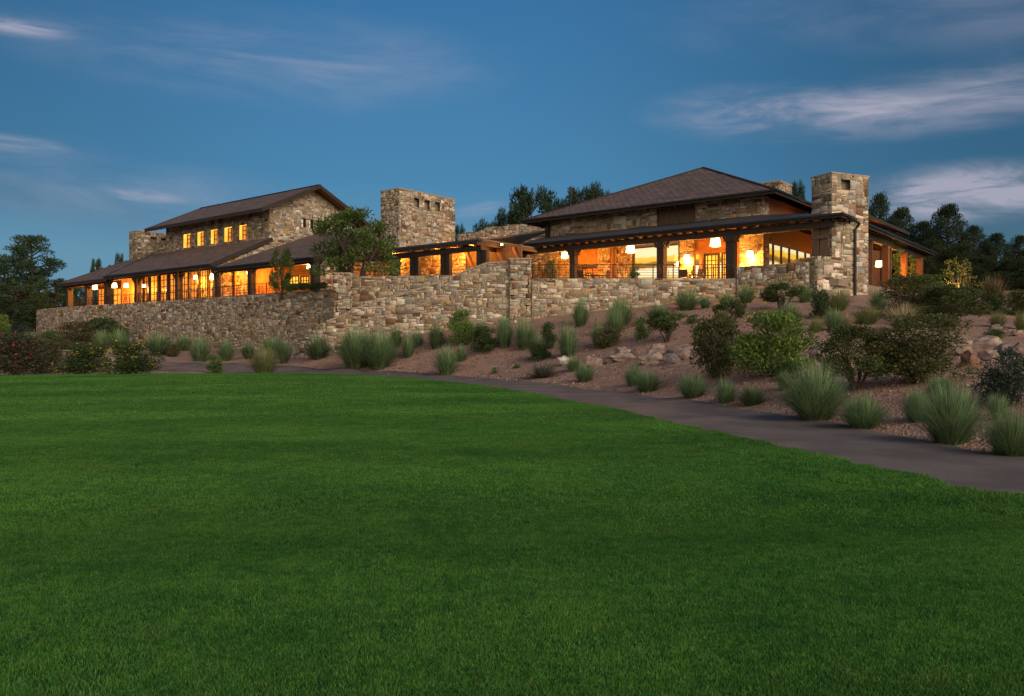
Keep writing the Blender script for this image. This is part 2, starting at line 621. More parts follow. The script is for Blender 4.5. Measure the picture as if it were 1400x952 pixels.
def rubble(paths, z0, z1, name='stone_face', parent=None, cell=.125, top=None, bot=None, holes=(), side=1, seed=0, big=(4, 3),
           loc=None, back=.3, cap=True, pal=PALW, tone=1.0, lumpy=.035):
    """paths: list of polylines [(x,y),...]; the face looks to the right of the path direction (side=1).
    top/bot: functions of s; holes: (s0,s1,z0,z1). Returns one mesh with stones, joints, back and coping."""
    rng = np.random.RandomState(seed)
    VV, FF, CC = [], [], []
    nv = 0
    mort = np.array((.17, .14, .105)) * tone
    tone = tone * .84
    for pth in paths:
        pth = np.array(pth, dtype=float)
        seg = np.linalg.norm(np.diff(pth, axis=0), axis=1)
        cs = np.concatenate([[0], np.cumsum(seg)])
        L = cs[-1]
        ns = max(2, int(round(L / cell)))
        nz = max(2, int(round((z1 - z0) / cell)))
        ds, dz = L / ns, (z1 - z0) / nz

        def P(s, z, d):
            s_ = np.clip(s, 0, L)
            x = np.interp(s_, cs, pth[:, 0])
            y = np.interp(s_, cs, pth[:, 1])
            i = np.clip(np.searchsorted(cs, s_, side='right') - 1, 0, len(seg) - 1)
            tx = (pth[i + 1, 0] - pth[i, 0]) / seg[i]
            ty = (pth[i + 1, 1] - pth[i, 1]) / seg[i]
            nx, ny = ty * side, -tx * side
            ex = s - s_
            return np.stack([x + nx * d + tx * ex, y + ny * d + ty * ex, z], -1)
        occ = np.zeros((ns, nz), bool)
        sc_ = (np.arange(ns) + .5) * ds
        zc_ = z0 + (np.arange(nz) + .5) * dz
        if top is not None:
            t = np.array([top(x) for x in sc_])
            occ |= zc_[None, :] > t[:, None]
        if bot is not None:
            t = np.array([bot(x) for x in sc_])
            occ |= zc_[None, :] < t[:, None]
        for (a, b, c, d) in holes:
            occ |= ((sc_[:, None] > a) & (sc_[:, None] < b) & (zc_[None, :] > c) & (zc_[None, :] < d))
        free = ~occ
        # mortar bed
        ii, jj = np.nonzero(free)
        s0, s1_, zz0, zz1 = ii * ds, (ii + 1) * ds, z0 + jj * dz, z0 + (jj + 1) * dz
        q = np.stack([P(s0, zz0, 0), P(s1_, zz0, 0), P(s1_, zz1, 0), P(s0, zz1, 0)], 1)
        k = len(q)
        VV.append(q.reshape(-1, 3))
        FF.append(nv + np.arange(k * 4).reshape(k, 4))
        CC.append(np.tile(mort, (k, 1)))
        nv += k * 4
        # stones
        jg = rng.uniform(-.40, .40, (ns + 1, nz + 1, 2)) * np.array([ds, dz])
        jg[0, :, 0] = 0
        jg[-1, :, 0] = 0
        rects = []
        o2 = occ.copy()
        for j in range(nz):
            for i in range(ns):
                if o2[i, j]: continue
                r = rng.rand()
                if r < .10:
                    w, h = rng.randint(big[0], big[0] + 3), rng.randint(1, big[1] + 1)
                elif r < .62:
                    w, h = rng.randint(2, big[0] + 2), 1 if rng.rand() < .68 else 2
                elif r < .74:
                    w, h = rng.randint(1, 3), rng.randint(2, big[1] + 1)
                else:
                    w, h = 1, 1
                ww = 1
                while ww < w and i + ww < ns and not o2[i + ww, j]: ww += 1
                hh = 1
                while hh < h and j + hh < nz and not o2[i:i + ww, j + hh].any(): hh += 1
                o2[i:i + ww, j:j + hh] = True
                rects.append((i, j, ww, hh))
        rc = np.array(rects)
        n = len(rc)
        if n == 0: continue
        g = .013

        def corner(di, dj):
            I = rc[:, 0] + di * rc[:, 2]
            J = rc[:, 1] + dj * rc[:, 3]
            jt = jg[I, J]
            return I * ds + jt[:, 0], z0 + J * dz + jt[:, 1]
        cr = [corner(0, 0), corner(1, 0), corner(1, 1), corner(0, 1)]
        sg = [(1, 1), (-1, 1), (-1, -1), (1, -1)]
        d = rng.uniform(.012, .012 + lumpy, n)
        lo, hi = [], []
        for (s_, z_), (a, b) in zip(cr, sg):
            lo.append(P(s_ + a * g, z_ + b * g, np.full(n, .001)))
            c2 = rng.uniform(.6, 2.2, n) * .018
            hi.append(P(s_ + a * (g + c2), z_ + b * (g + c2), d + rng.uniform(-.006, .006, n)))
        lo = np.stack(lo, 1)
        hi = np.stack(hi, 1)
        vv = np.concatenate([lo, hi], 1).reshape(-1, 3)
        pat = np.array([(4, 5, 6, 7), (0, 1, 5, 4), (1, 2, 6, 5), (2, 3, 7, 6), (3, 0, 4, 7)])
        ff = nv + (np.arange(n)[:, None, None] * 8 + pat[None]).reshape(-1, 4)
        ci = PAL[rng.choice(len(PAL), n, p=pal / pal.sum())] * rng.uniform(.62, 1.2, (n, 1)) * rng.uniform(.94, 1.06, (n, 3)) * tone
        VV.append(vv)
        FF.append(ff)
        CC.append(np.repeat(np.clip(ci, 0, .75), 5, 0))
        nv += len(vv)
        # back, coping and ends so the wall has its thickness
        if back:
            top_z = np.where(free.any(1), z0 + dz * (nz - np.argmax(free[:, ::-1], axis=1)), z0)
            for i in range(ns):
                if not free[i].any(): continue
                a, b = i * ds, (i + 1) * ds
                A = P(np.array([a, b]), np.array([z0, z0]), np.array([-back, -back]))
                Tq = P(np.array([a, b]), np.array([top_z[i]] * 2), np.array([-back, -back]))
                Tf = P(np.array([a, b]), np.array([top_z[i]] * 2), np.array([0.0, 0.0]))
                VV.append(np.array([A[1], A[0], Tq[0], Tq[1], Tf[0], Tf[1], Tq[1], Tq[0]]))
                FF.append(nv + np.array([(0, 1, 2, 3), (4, 5, 6, 7)]))
                CC.append(np.tile(mort * 1.15, (2, 1)))
                nv += 8
            for s_, i in ((0.0, 0), (L, ns - 1)):
                q = P(np.array([s_] * 4), np.array([z0, z0, top_z[i], top_z[i]]), np.array([0, -back, -back, 0.0]))
                VV.append(q)
                FF.append(nv + np.array([(0, 1, 2, 3)]))
                CC.append(np.array([mort]))
                nv += 4
    return np_mesh(name, np.concatenate(VV), np.concatenate(FF), STONE, parent, cols=np.concatenate(CC), loc=loc)


def ab2(a, b):
    p = C0 + a * U + b * V
    return (float(p[0]), float(p[1]))


# ------------------------------------------------------------------ terrain
def thin_plate(P, zs, lam=.02):
    n = len(P)
    d = np.linalg.norm(P[:, None] - P[None], axis=2)
    K = np.where(d > 0, d * d * np.log(d + 1e-9), 0) + lam * np.eye(n)
    Q = np.hstack([np.ones((n, 1)), P])
    A = np.block([[K, Q], [Q.T, np.zeros((3, 3))]])
    w = np.linalg.solve(A, np.concatenate([zs, np.zeros(3)]))
    return w


NEAR_EDGE = [(1400, 677, 8.92), (1300, 656, 9.95), (1200, 636, 11.2), (1100, 614, 13.0), (1000, 592, 15.45), (930, 577, 17.7), (860, 560, 21.3),
             (760, 540, 27.3), (700, 531, 31.4), (640, 524, 35), (580, 519, 38.5), (520, 516, 41), (460, 513.5, 43.2), (390, 511.5, 45.2), (300, 508.5, 47.2), (215, 506.5, 49), (120, 504, 51)]
FAR_EDGE = [(1400, 626, 11.95), (1300, 612, 13.2), (1220, 597, 14.8), (1150, 582, 16.9), (1080, 571, 18.9), (1000, 560, 21.3), (900, 546, 25.6), (800, 534, 30.6),
            (700, 522, 37), (640, 516.5, 41), (580, 512, 44), (520, 508, 46.5), (460, 504.5, 48.6), (390, 501, 50.5), (300, 498, 52.6), (215, 495, 54.5), (120, 492, 57)]
CTRL = [(1400, 560, 16), (1400, 500, 24), (1400, 470, 30), (1400, 440, 42), (1300, 400, 60), (1250, 402, 50), (1190, 405, 49.5),
        (1110, 409, 47.5), (1000, 412, 50), (850, 425, 50.5), (740, 437, 51), (600, 455, 51), (490, 474, 52), (420, 489, 57), (300, 481, 65),
        (200, 470, 75), (60, 455, 90), (1150, 540, 19.5), (1150, 480, 28), (1150, 445, 36), (1000, 525, 24.5), (1000, 490, 30), (1000, 450, 38.5),
        (900, 505, 32), (900, 460, 40.5), (750, 500, 40), (750, 470, 45), (600, 490, 46.5), (480, 495, 50.5), (1300, 540, 17.5), (1300, 470, 30), (1300, 445, 38),
        (0, 475, 75), (0, 458, 105), (100, 486, 62), (0, 500, 52), (1400, 590, 13.6), (1250, 500, 24)]
cp = [at(*c) for c in NEAR_EDGE + FAR_EDGE + CTRL]
for x, y, z in ((-60, 41.5, .27), (-40, 41, .26), (-20, 41, .26), (-10, 41.3, .26), (-40, 25, .06), (-20, 25, .05), (-5, 25, .04), (-2, 12, 0), (-20, 10, 0), (-40, 5, 0), (0, 3, 0), (0, -20, 0),
                (30, -20, 0), (-50, -20, 0), (12, 3, 0), (20, 3, .1), (30, 12, .9), (35, 25, 2.2), (45, 45, 4.3), (40, 60, 5.8), (50, 75, 7), (30, 90, 6.5), (0, 90, 5), (-40, 110, 5), (-80, 120, 4.5),
                (-90, 90, 3.2), (-90, 60, 1.5), (-70, 48, .6), (-20, 70, 2.5), (5, 65, 4.0), (60, 100, 7.5), (0, 130, 6)):
    cp.append(np.array((x, y, z), float))
cp = np.array(cp)
TPW = thin_plate(cp[:, :2], cp[:, 2], .8)


def smoothstep(t):
    t = np.clip(t, 0, 1)
    return t * t * (3 - 2 * t)


def terr(x, y):
    x = np.asarray(x, float)
    y = np.asarray(y, float)
    sh = np.broadcast(x, y).shape
    xf, yf = np.broadcast_to(x, sh).ravel(), np.broadcast_to(y, sh).ravel()
    xc, yc = np.clip(xf, -95, 65), np.clip(yf, -25, 132)
    d = np.sqrt((xc[:, None] - cp[None, :, 0]) ** 2 + (yc[:, None] - cp[None, :, 1]) ** 2)
    K = np.where(d > 0, d * d * np.log(d + 1e-9), 0)
    z = K @ TPW[:-3] + TPW[-3] + TPW[-2] * xc + TPW[-1] * yc
    # near lawn is flat
    flat = smoothstep((yc - 14) / 20 + np.clip((xc - 4) / 6, 0, 2))
    z = z * flat
    # small lumps on the dug slope
    edge = np.interp(xf, [-60, 3, 8, 20, 60], [44, 34, 18, 8, 0])
    rough = smoothstep((yf - edge - 4) / 8)
    z = z + rough * (.07 * np.sin(xf * 1.1 + 1.7 * np.sin(yf * .6)) * np.cos(yf * .9 + .5) + .04 * np.sin(xf * 2.7 + yf * 1.9))
    # far hills
    r = np.sqrt(np.maximum(0, yf - 132) ** 2 + np.maximum(0, np.abs(xf) - 70) ** 2)
    z = z + 10 * smoothstep(r / 700) * (.6 + .4 * np.sin(xf * .006 + 1))
    return z.reshape(sh)


def ground_hit(px, py):
    """where the sight line through a pixel of the photograph meets the ground"""
    k, m = (px - 700) / FP, (476 - py) / FP
    ys = np.arange(5, 130, .15)
    g = terr(k * ys, ys)
    ray = EYE + m * ys
    under = np.nonzero(ray <= g)[0]
    i = under[0] if len(under) else int(np.argmin(ray - g))
    return float(k * ys[i]), float(ys[i]), float(g[i])


def axis(dense, outer):
    return np.array(sorted(set(list(dense) + outer)))


gx = axis(np.arange(-90, 66, .6), [-3000, -1500, -800, -500, -350, -250, -180, -140, -115, -100, 70, 80, 100, 130, 180, 250, 350, 500, 800, 1500, 3000])
gy = axis(np.arange(-6, 100, .6), [-3000, -1000, -400, -150, -80, -40, -25, -15, -10, 103, 107, 112, 118, 126, 136, 150, 180, 230, 300, 400, 600, 1000, 3000])
GX, GY = np.meshgrid(gx, gy, indexing='ij')
GZ = np.concatenate([terr(GX[i:i + 20], GY[i:i + 20]) for i in range(0, len(gx), 20)])
gv = np.stack([GX, GY, GZ], -1).reshape(-1, 3)
idx = np.arange(len(gx) * len(gy)).reshape(len(gx), len(gy))
gf = np.stack([idx[:-1, :-1], idx[1:, :-1], idx[1:, 1:], idx[:-1, 1:]], -1).reshape(-1, 4)
tag(np_mesh('ground', gv, gf, GROUND, smooth=True), kind='structure')

# ------------------------------------------------------------------ path and lawn
ne = np.array([at(*c)[:2] for c in NEAR_EDGE])
fe = np.array([at(*c)[:2] for c in FAR_EDGE])
ne = np.vstack([[(40, -16), (22, -5.5), (13.5, 1.2), (8.5, 5.6)], ne, [(-38, 54), (-60, 62)]])
fe = np.vstack([[(46, -12), (26, -1.5), (17, 4.8), (11.5, 8.9)], fe, [(-38, 59.5), (-60, 68)]])


def resample(p, n):
    # Catmull-Rom through the points, then n even steps
    q = []
    for i in range(len(p) - 1):
        p0, p1, p2, p3 = p[max(i - 1, 0)], p[i], p[i + 1], p[min(i + 2, len(p) - 1)]
        for t in np.linspace(0, 1, 12, endpoint=False):
            q.append(.5 * ((2 * p1) + (p2 - p0) * t + (2 * p0 - 5 * p1 + 4 * p2 - p3) * t * t + (3 * p1 - p0 - 3 * p2 + p3) * t ** 3))
    q.append(p[-1])
    q = np.array(q)
    L = np.concatenate([[0], np.cumsum(np.linalg.norm(np.diff(q, axis=0), axis=1))])
    s = np.linspace(0, L[-1], n)
    return np.stack([np.interp(s, L, q[:, 0]), np.interp(s, L, q[:, 1])], -1)


def strip(name, A, B, rows, mat, lift, depth=.12, wob=0.0):
    n = len(A)
    t = np.linspace(0, 1, rows)
    pts = A[None] * (1 - t)[:, None, None] + B[None] * t[:, None, None]
    z = terr(pts[..., 0], pts[..., 1]) + lift
    v = np.concatenate([pts, z[..., None]], -1)
    lowa, lowb = v[0].copy(), v[-1].copy()
    lowa[:, 2] -= depth
    lowb[:, 2] -= depth
    v = np.concatenate([lowa[None], v, lowb[None]], 0)
    r = rows + 2
    ix = np.arange(r * n).reshape(r, n)
    f = np.stack([ix[:-1, :-1], ix[:-1, 1:], ix[1:, 1:], ix[1:, :-1]], -1).reshape(-1, 4)
    return tag(np_mesh(name, v.reshape(-1, 3), f, mat, smooth=False), kind='structure')


rs = np.random.RandomState(4)
NEa, FEa = resample(ne, 420), resample(fe, 420)
NEin = NEa.copy()
FEa = FEa + rs.uniform(-.05, .05, FEa.shape)
strip('path', NEin + (NEa - FEa) / np.linalg.norm(NEa - FEa, axis=1)[:, None] * .8, FEa, 12, ASPHALT, .03)
# lawn edge: along the path, then along its own back edge at the left
lawn_edge = np.vstack([ne[:4], [at(*c)[:2] for c in NEAR_EDGE[:12]], [at(455, 513.2, 41.6)[:2], at(390, 512.5, 41.4)[:2], at(300, 512, 41.2)[:2], at(100, 512, 41.2)[:2], at(-100, 512, 41.2)[:2], (-60, 41.5), (-90, 42)]])
LE = resample(lawn_edge, 500)
tg = np.gradient(LE, axis=0)
tg /= np.linalg.norm(tg, axis=1)[:, None]
LE = LE + np.stack([-tg[:, 1], tg[:, 0]], -1) * np.interp(LE[:, 1], [5, 15, 35, 45], [.25, .4, .75, .5])[:, None]
LB = LE.copy()
LB[:, 1] = np.minimum(-18, LE[:, 1] - 2)
# rows bunch towards the path edge
nrow = 70
tt = np.linspace(0, 1, nrow) ** 1.6
pts = LE[None] * (1 - tt)[:, None, None] + LB[None] * tt[:, None, None]
zz = terr(pts[..., 0], pts[..., 1]) + .02
v = np.concatenate([pts, zz[..., None]], -1)
low = v[0].copy()
low[:, 2] -= .15
v = np.concatenate([low[None], v], 0)
ix = np.arange((nrow + 1) * 500).reshape(nrow + 1, 500)
f = np.stack([ix[:-1, :-1], ix[:-1, 1:], ix[1:, 1:], ix[1:, :-1]], -1).reshape(-1, 4)
tag(np_mesh('lawn', v.reshape(-1, 3), f, TURF), kind='structure')
LEx = LE[:, 0][::-1]
LEy = LE[:, 1][::-1]


# grass blades: one turf patch repeated over the mown lawn
def turf_patch(n, rad, h, w, seed):
    r = np.random.RandomState(seed)
    ang = r.uniform(0, 2 * np.pi, n)
    rr = rad * np.sqrt(r.uniform(0, 1, n))
    bx, by = rr * np.cos(ang), rr * np.sin(ang)
    hh = h * r.uniform(.55, 1.15, n)
    la = r.uniform(0, 2 * np.pi, n)
    lean = r.uniform(.05, .75, n) * hh
    wa = r.uniform(0, 2 * np.pi, n)
    wx, wy = np.cos(wa) * w * .5, np.sin(wa) * w * .5
    A = np.stack([bx - wx, by - wy, np.zeros(n)], -1)
    B = np.stack([bx + wx, by + wy, np.zeros(n)], -1)
    mx, my = bx + np.cos(la) * lean * .4, by + np.sin(la) * lean * .4
    C = np.stack([mx + wx * .8, my + wy * .8, hh * .6], -1)
    D = np.stack([mx - wx * .8, my - wy * .8, hh * .6], -1)
    Tp = np.stack([bx + np.cos(la) * lean, by + np.sin(la) * lean, hh], -1)
    v = np.stack([A, B, C, D, Tp, Tp], 1).reshape(-1, 3)
    k = np.arange(n)[:, None] * 6
    f = np.concatenate([k + np.array([[0, 1, 2, 3]]), k + np.array([[3, 2, 4, 5]])], 0)
    tint = (.32 + 1.35 * r.uniform(0, 1, (n, 1)) ** 1.2) * np.stack([r.uniform(.65, 1.6, n), np.ones(n), r.uniform(.6, 2.2, n)], -1)
    dry = r.rand(n) < .035
    tint[dry] = (2.4, 1.25, 1.8)
    cols = np.concatenate([tint, tint], 0)
    me = bpy.data.meshes.new('turf_patch')
    me.vertices.add(len(v))
    me.vertices.foreach_set('co', v.astype(np.float32).ravel())
    me.loops.add(f.size)
    me.loops.foreach_set('vertex_index', f.astype(np.int32).ravel())
    me.polygons.add(len(f))
    me.polygons.foreach_set('loop_start', (np.arange(len(f)) * 4).astype(np.int32))
    me.update(calc_edges=True)
    a_ = me.attributes.new('Col', 'FLOAT_COLOR', 'FACE')
    c4 = np.ones((len(cols), 4), np.float32)
    c4[:, :3] = cols
    a_.data.foreach_set('color', c4.ravel())
    me.materials.append(BLADES)
    return bpy.data.objects.new('turf_patch', me)


def scatter(name, sets, mat):
    """one object: points that carry turn, size and which patch stands there"""
    me = bpy.data.meshes.new(name)
    pts = np.concatenate([q[0] for q in sets])
    me.from_pydata([tuple(p) for p in pts], [], [])
    rv = np.zeros((len(pts), 3), np.float32)
    rv[:, 2] = np.concatenate([q[1] for q in sets])
    me.attributes.new('rot', 'FLOAT_VECTOR', 'POINT').data.foreach_set('vector', rv.ravel())
    me.attributes.new('scl', 'FLOAT', 'POINT').data.foreach_set('value', np.concatenate([q[2] for q in sets]).astype(np.float32))
    me.attributes.new('sort', 'INT', 'POINT').data.foreach_set('value', np.concatenate([np.full(len(q[0]), i) for i, q in enumerate(sets)]).astype(np.int32))
    me.materials.append(mat)
    o = bpy.data.objects.new(name, me)
    COL.objects.link(o)
    g = bpy.data.node_groups.new(name, 'GeometryNodeTree')
    g.interface.new_socket('Geometry', in_out='INPUT', socket_type='NodeSocketGeometry')
    g.interface.new_socket('Geometry', in_out='OUTPUT', socket_type='NodeSocketGeometry')
    T = NT(g)
    gi, go = T.n('NodeGroupInput'), T.n('NodeGroupOutput')
    join = T.n('GeometryNodeJoinGeometry')
    ra = T.n('GeometryNodeInputNamedAttribute', data_type='FLOAT_VECTOR')
    ra.inputs['Name'].default_value = 'rot'
    sa = T.n('GeometryNodeInputNamedAttribute', data_type='FLOAT')
    sa.inputs['Name'].default_value = 'scl'
    so = T.n('GeometryNodeInputNamedAttribute', data_type='INT')
    so.inputs['Name'].default_value = 'sort'
    for i, q in enumerate(sets):
        inst = T.n('GeometryNodeInstanceOnPoints')
        oi = T.n('GeometryNodeObjectInfo')
        oi.inputs['Object'].default_value = q[3]
        cmp_ = T.n('FunctionNodeCompare', data_type='INT', operation='EQUAL')
        ints = [s_ for s_ in cmp_.inputs if s_.type == 'INT']
        T.l(so.outputs['Attribute'], ints[0])
        ints[1].default_value = i
        T.l(cmp_.outputs[0], inst.inputs['Selection'])
        T.l(gi.outputs[0], inst.inputs['Points'])
        T.l(oi.outputs['Geometry'], inst.inputs['Instance'])
        T.l(ra.outputs['Attribute'], inst.inputs['Rotation'])
        T.l(sa.outputs['Attribute'], inst.inputs['Scale'])
        T.l(inst.outputs[0], join.inputs[0])
    T.l(join.outputs[0], go.inputs[0])
    md = o.modifiers.new('scatter', 'NODES')
    md.node_group = g
    return o


def lawn_points(y0, y1, step, margin, seed):
    r = np.random.RandomState(seed)
    out_ = []
    for y in np.arange(y0, y1, step):
        half = .70 * y + 6
        xs = np.arange(-half, half, step)
        out_.append(np.stack([xs + r.uniform(-.45, .45, len(xs)) * step, y + r.uniform(-.45, .45, len(xs)) * step], -1))
    p = np.concatenate(out_)
    # stay clear of the edge by the patch radius
    k = np.array([np.min(np.hypot(LE[:, 0] - q[0], LE[:, 1] - q[1])) for q in p])
    ok = (p[:, 1] < np.interp(p[:, 0], LEx, LEy)) & (k > margin)
    p = p[ok]
    z = terr(p[:, 0], p[:, 1]) + .015
    return np.concatenate([p, z[:, None]], -1), r


GR = []
for nm, y0, y1, step, rad, n, h, w, sd_ in (('lawn_grass', 2.6, 8, .42, .42, 8200, .027, .0038, 1), ('lawn_grass', 8, 19, .62, .62, 6600, .034, .0075, 2),
                                            ('lawn_grass', 19, 42, .95, .95, 4600, .048, .017, 3)):
    pr = turf_patch(n, rad, h, w, sd_)
    P_, r_ = lawn_points(y0, y1, step, rad * .98, sd_ + 10)
    GR.append((P_, r_.uniform(0, 6.28, len(P_)), r_.uniform(.9, 1.1, len(P_)), pr))
pr = turf_patch(380, .13, .05, .008, 7)
r_ = np.random.RandomState(8)
P_ = []
for k in range(60, 470):
    for q in range(30):
        d = r_.uniform(.05, 1.15)
        j = LE[min(k + 1, 499)] - LE[k]
        nrm = np.array([-j[1], j[0]])
        nrm = nrm / (np.linalg.norm(nrm) + 1e-9)
        c = LE[k] + j * r_.rand() + nrm * d
        if c[1] > 2 and abs(c[0]) < .75 * c[1] + 6: P_.append(c)
P_ = np.array(P_)
P_ = np.concatenate([P_, (terr(P_[:, 0], P_[:, 1]) + .015)[:, None]], -1)
GR.append((P_, r_.uniform(0, 6.28, len(P_)), r_.uniform(.8, 1.3, len(P_)), pr))
tag(scatter('lawn_grass', GR, BLADES), 'short mown green grass blades covering the lawn', 'grass', kind='stuff')

# ================================================================== LEFT WING
def roof(parent, pts, name='roof', th=.13, mat=ROOF, soffit=True, trim=(0,), trim_h=.26, trim_m=TIMBER):
    """pts: coplanar outline, first edge = eave. Shingles on top, boards below, trim along listed edges."""
    P = [np.array(p, float) for p in pts]
    e = (P[1] - P[0]) / np.linalg.norm(P[1] - P[0])
    nrm = np.cross(P[1] - P[0], P[2] - P[1])
    nrm /= np.linalg.norm(nrm)
    if nrm[2] < 0:
        nrm = -nrm
    sl = np.cross(nrm, e)
    m = MB()
    m.poly([tuple(p) for p in P], [(float((p - P[0]) @ e), float((p - P[0]) @ sl)) for p in P])
    n = len(P)
    lo = [p - np.array((0, 0, th)) for p in P]
    for i in range(n):
        j = (i + 1) % n
        m.poly([tuple(P[i]), tuple(lo[i]), tuple(lo[j]), tuple(P[j])])
    o = m.build(name, mat, parent)
    if soffit:
        m = MB()
        lo2 = [p - np.array((0, 0, th + .004)) for p in P]
        m.prism([tuple(p) for p in lo2], (0, 0, -.03))
        m.build('soffit', BOARD, o)
    if trim:
        m = MB()
        for i in trim:
            a, b = P[i], P[(i + 1) % n]
            dz = np.array((0, 0, trim_h / 2 - .035))
            m.beam(tuple(a - dz), tuple(b - dz), .07, trim_h)
        m.build('fascia', trim_m, o)
    return o


def rafters(parent, a0, a1, b_out, b_in, z_out, z_in, step=.9, h=.2, w=.12, mat=TIMBER):
    m = MB()
    for a in np.arange(a0 + .3, a1, step):
        m.beam(Wp(a, b_out, z_out), Wp(a, b_in, z_in), w, h)
    return m.build('rafters', mat, parent)


wing = empty('lodge_wing', Wp(-60, -4, 5.6), 'long left wing of the stone lodge with gabled upper storey and five small lit windows', 'building')
FZ = 5.6
aL = onb(227, 330, -4)[0]
GA = -50.5


def gable_top(b):
    return 17.25 - .477 * abs(b - .9)


wins = [(251, 261.3), (270, 279.3), (288, 297.6), (307, 317.2), (327, 337.4)]
wz = [(12.12, 13.5)] * 5
holes = []
for (p0, p1) in wins:
    a0, a1 = onb(p0, 320, -4)[0], onb(p1, 320, -4)[0]
    holes.append((a0 - aL, a1 - aL, 12.1, 13.5))
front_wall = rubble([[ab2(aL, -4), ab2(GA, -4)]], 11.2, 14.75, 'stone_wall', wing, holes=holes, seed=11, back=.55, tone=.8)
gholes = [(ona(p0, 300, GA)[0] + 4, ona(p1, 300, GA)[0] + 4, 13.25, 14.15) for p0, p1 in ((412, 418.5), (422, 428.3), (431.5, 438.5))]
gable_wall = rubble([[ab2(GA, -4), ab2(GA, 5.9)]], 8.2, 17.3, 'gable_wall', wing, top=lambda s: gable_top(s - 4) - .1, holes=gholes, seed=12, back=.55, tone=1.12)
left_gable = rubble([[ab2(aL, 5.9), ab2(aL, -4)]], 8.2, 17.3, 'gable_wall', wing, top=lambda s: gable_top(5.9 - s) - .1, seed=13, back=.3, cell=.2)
m = MB()
cz = [Wp(aL + .62, -3.38, 5), Wp(GA - .62, -3.38, 5), Wp(GA - .62, 5.3, 5), Wp(aL + .62, 5.3, 5)]
m.prism(cz, (0, 0, 9.2))
m.build('inner_core', DARKIN, wing)
for (s0, s1, z0, z1) in holes:
    a0, a1 = aL + s0, aL + s1
    m = MB()
    # splayed plaster reveal made to glow as if lamplit, then pane and glazing bars
    for aa in (a0, a1):
        m.abox(aa - .03 if aa == a0 else aa - .012, aa + .012 if aa == a0 else aa + .03, -3.99, -3.55, z0, z1)
    m.abox(a0, a1, -3.99, -3.55, z0 - .03, z0 + .012)
    m.abox(a0, a1, -3.99, -3.55, z1 - .012, z1 + .03)
    wobj = m.build('window', GLOW_HOT, wing)
    m = MB()
    m.abox(a0 + .015, a1 - .015, -3.62, -3.6, z0 + .015, z1 - .015)
    m.build('pane', GLOW_DIM, wobj)
    m = MB()
    w = a1 - a0
    for q in (.06, .5, .94):
        m.abox(a0 + w * q - .035, a0 + w * q + .035, -3.68, -3.625, z0 + .02, z1 - .02)
    for q in (.04, .35, .65, .96):
        zq = z0 + (z1 - z0) * q
        m.abox(a0 + .02, a1 - .02, -3.675, -3.63, zq - .03, zq + .03)
    m.build('frame', TIMBER, wobj)
for (s0, s1, z0, z1) in gholes:
    b0, b1 = s0 - 4, s1 - 4
    m = MB()
    m.abox(GA - .22, GA - .18, b0 - .05, b1 + .05, z0 - .05, z1 + .05)
    wobj = m.build('window', DARKIN, wing)
    m = MB()
    m.abox(GA - .175, GA - .16, b0 + (b1 - b0) * .05, b0 + (b1 - b0) * .62, z0 + .05, z1 - .05)
    m.build('pane', mat_glow('pale_pane_%d' % len(MATS), (.62, .58, .40), (.75, .70, .50), .75), wobj)
    m = MB()
    m.abox(GA - .16, GA - .09, b0 + (b1 - b0) * .55, b0 + (b1 - b0) * .68, z0, z1)
    m.abox(GA - .16, GA - .09, b0, b1, (z0 + z1) / 2 - .02, (z0 + z1) / 2 + .02)
    m.build('frame', TIMBER, wobj)
# upper gabled roof
ra, rb = -70.6, -49.3
r1 = roof(wing, [Wp(ra, -5.6, 14.32), Wp(rb, -5.6, 14.32), Wp(rb, .9, 17.42), Wp(ra, .9, 17.42)], trim=(0, 1, 3), trim_h=.34)
roof(wing, [Wp(rb, 7.4, 14.32), Wp(ra, 7.4, 14.32), Wp(ra, .9, 17.42), Wp(rb, .9, 17.42)], trim=(0, 1, 3), trim_h=.34)
m = MB()
for a in np.arange(aL + .4, rb - .3, 1.15):
    m.beam(Wp(a, -5.45, 14.12), Wp(a, -3.9, 14.86), .14, .2)
m.build('rafters', TIMBER, r1)
m = MB()
m.beam(Wp(ra, .9, 17.44), Wp(rb, .9, 17.44), .25, .08)
m.build('ridge_cap', COPPER, r1)
# lean-to roof over the window wall, and the lower hipped end beyond it
r2 = roof(wing, [Wp(-69.5, -10.4, 8.87), Wp(-49.95, -10.4, 8.87), Wp(-49.95, -4.02, 11.88), Wp(-71.8, -4.02, 11.88)], trim=(0, 1, 3), trim_h=.36)
r3 = roof(wing, [Wp(-80.3, -10.5, 8.62), Wp(-69.0, -10.5, 8.62), Wp(-69.0, -4.02, 11.58), Wp(-77.6, -4.02, 11.58)], trim=(0, 3), trim_h=.34)
roof(wing, [Wp(-80.3, 4, 8.62), Wp(-80.3, -10.5, 8.62), Wp(-77.6, -4.02, 11.58), Wp(-77.6, 4, 11.58)], trim=(0,), trim_h=.34)
rafters(r2, -69.2, -50.1, -10.25, -6.2, 8.68, 10.55)
rafters(r3, -80, -69.3, -10.35, -6.2, 8.42, 10.3)
m = MB()
m.beam(Wp(-69.5, -10.52, 8.84), Wp(-49.95, -10.52, 8.84), .13, .12)
m.build('gutter', COPPER, r2)
# short gable-end wall under the lean-to's right rake
rubble([[ab2(-50.2, -9.6), ab2(-50.2, -4.05)]], 8.0, 11.9, 'gable_wall', wing, top=lambda s: 8.55 + .472 * (s + .8) - .1, seed=14, back=.25, tone=1.1)
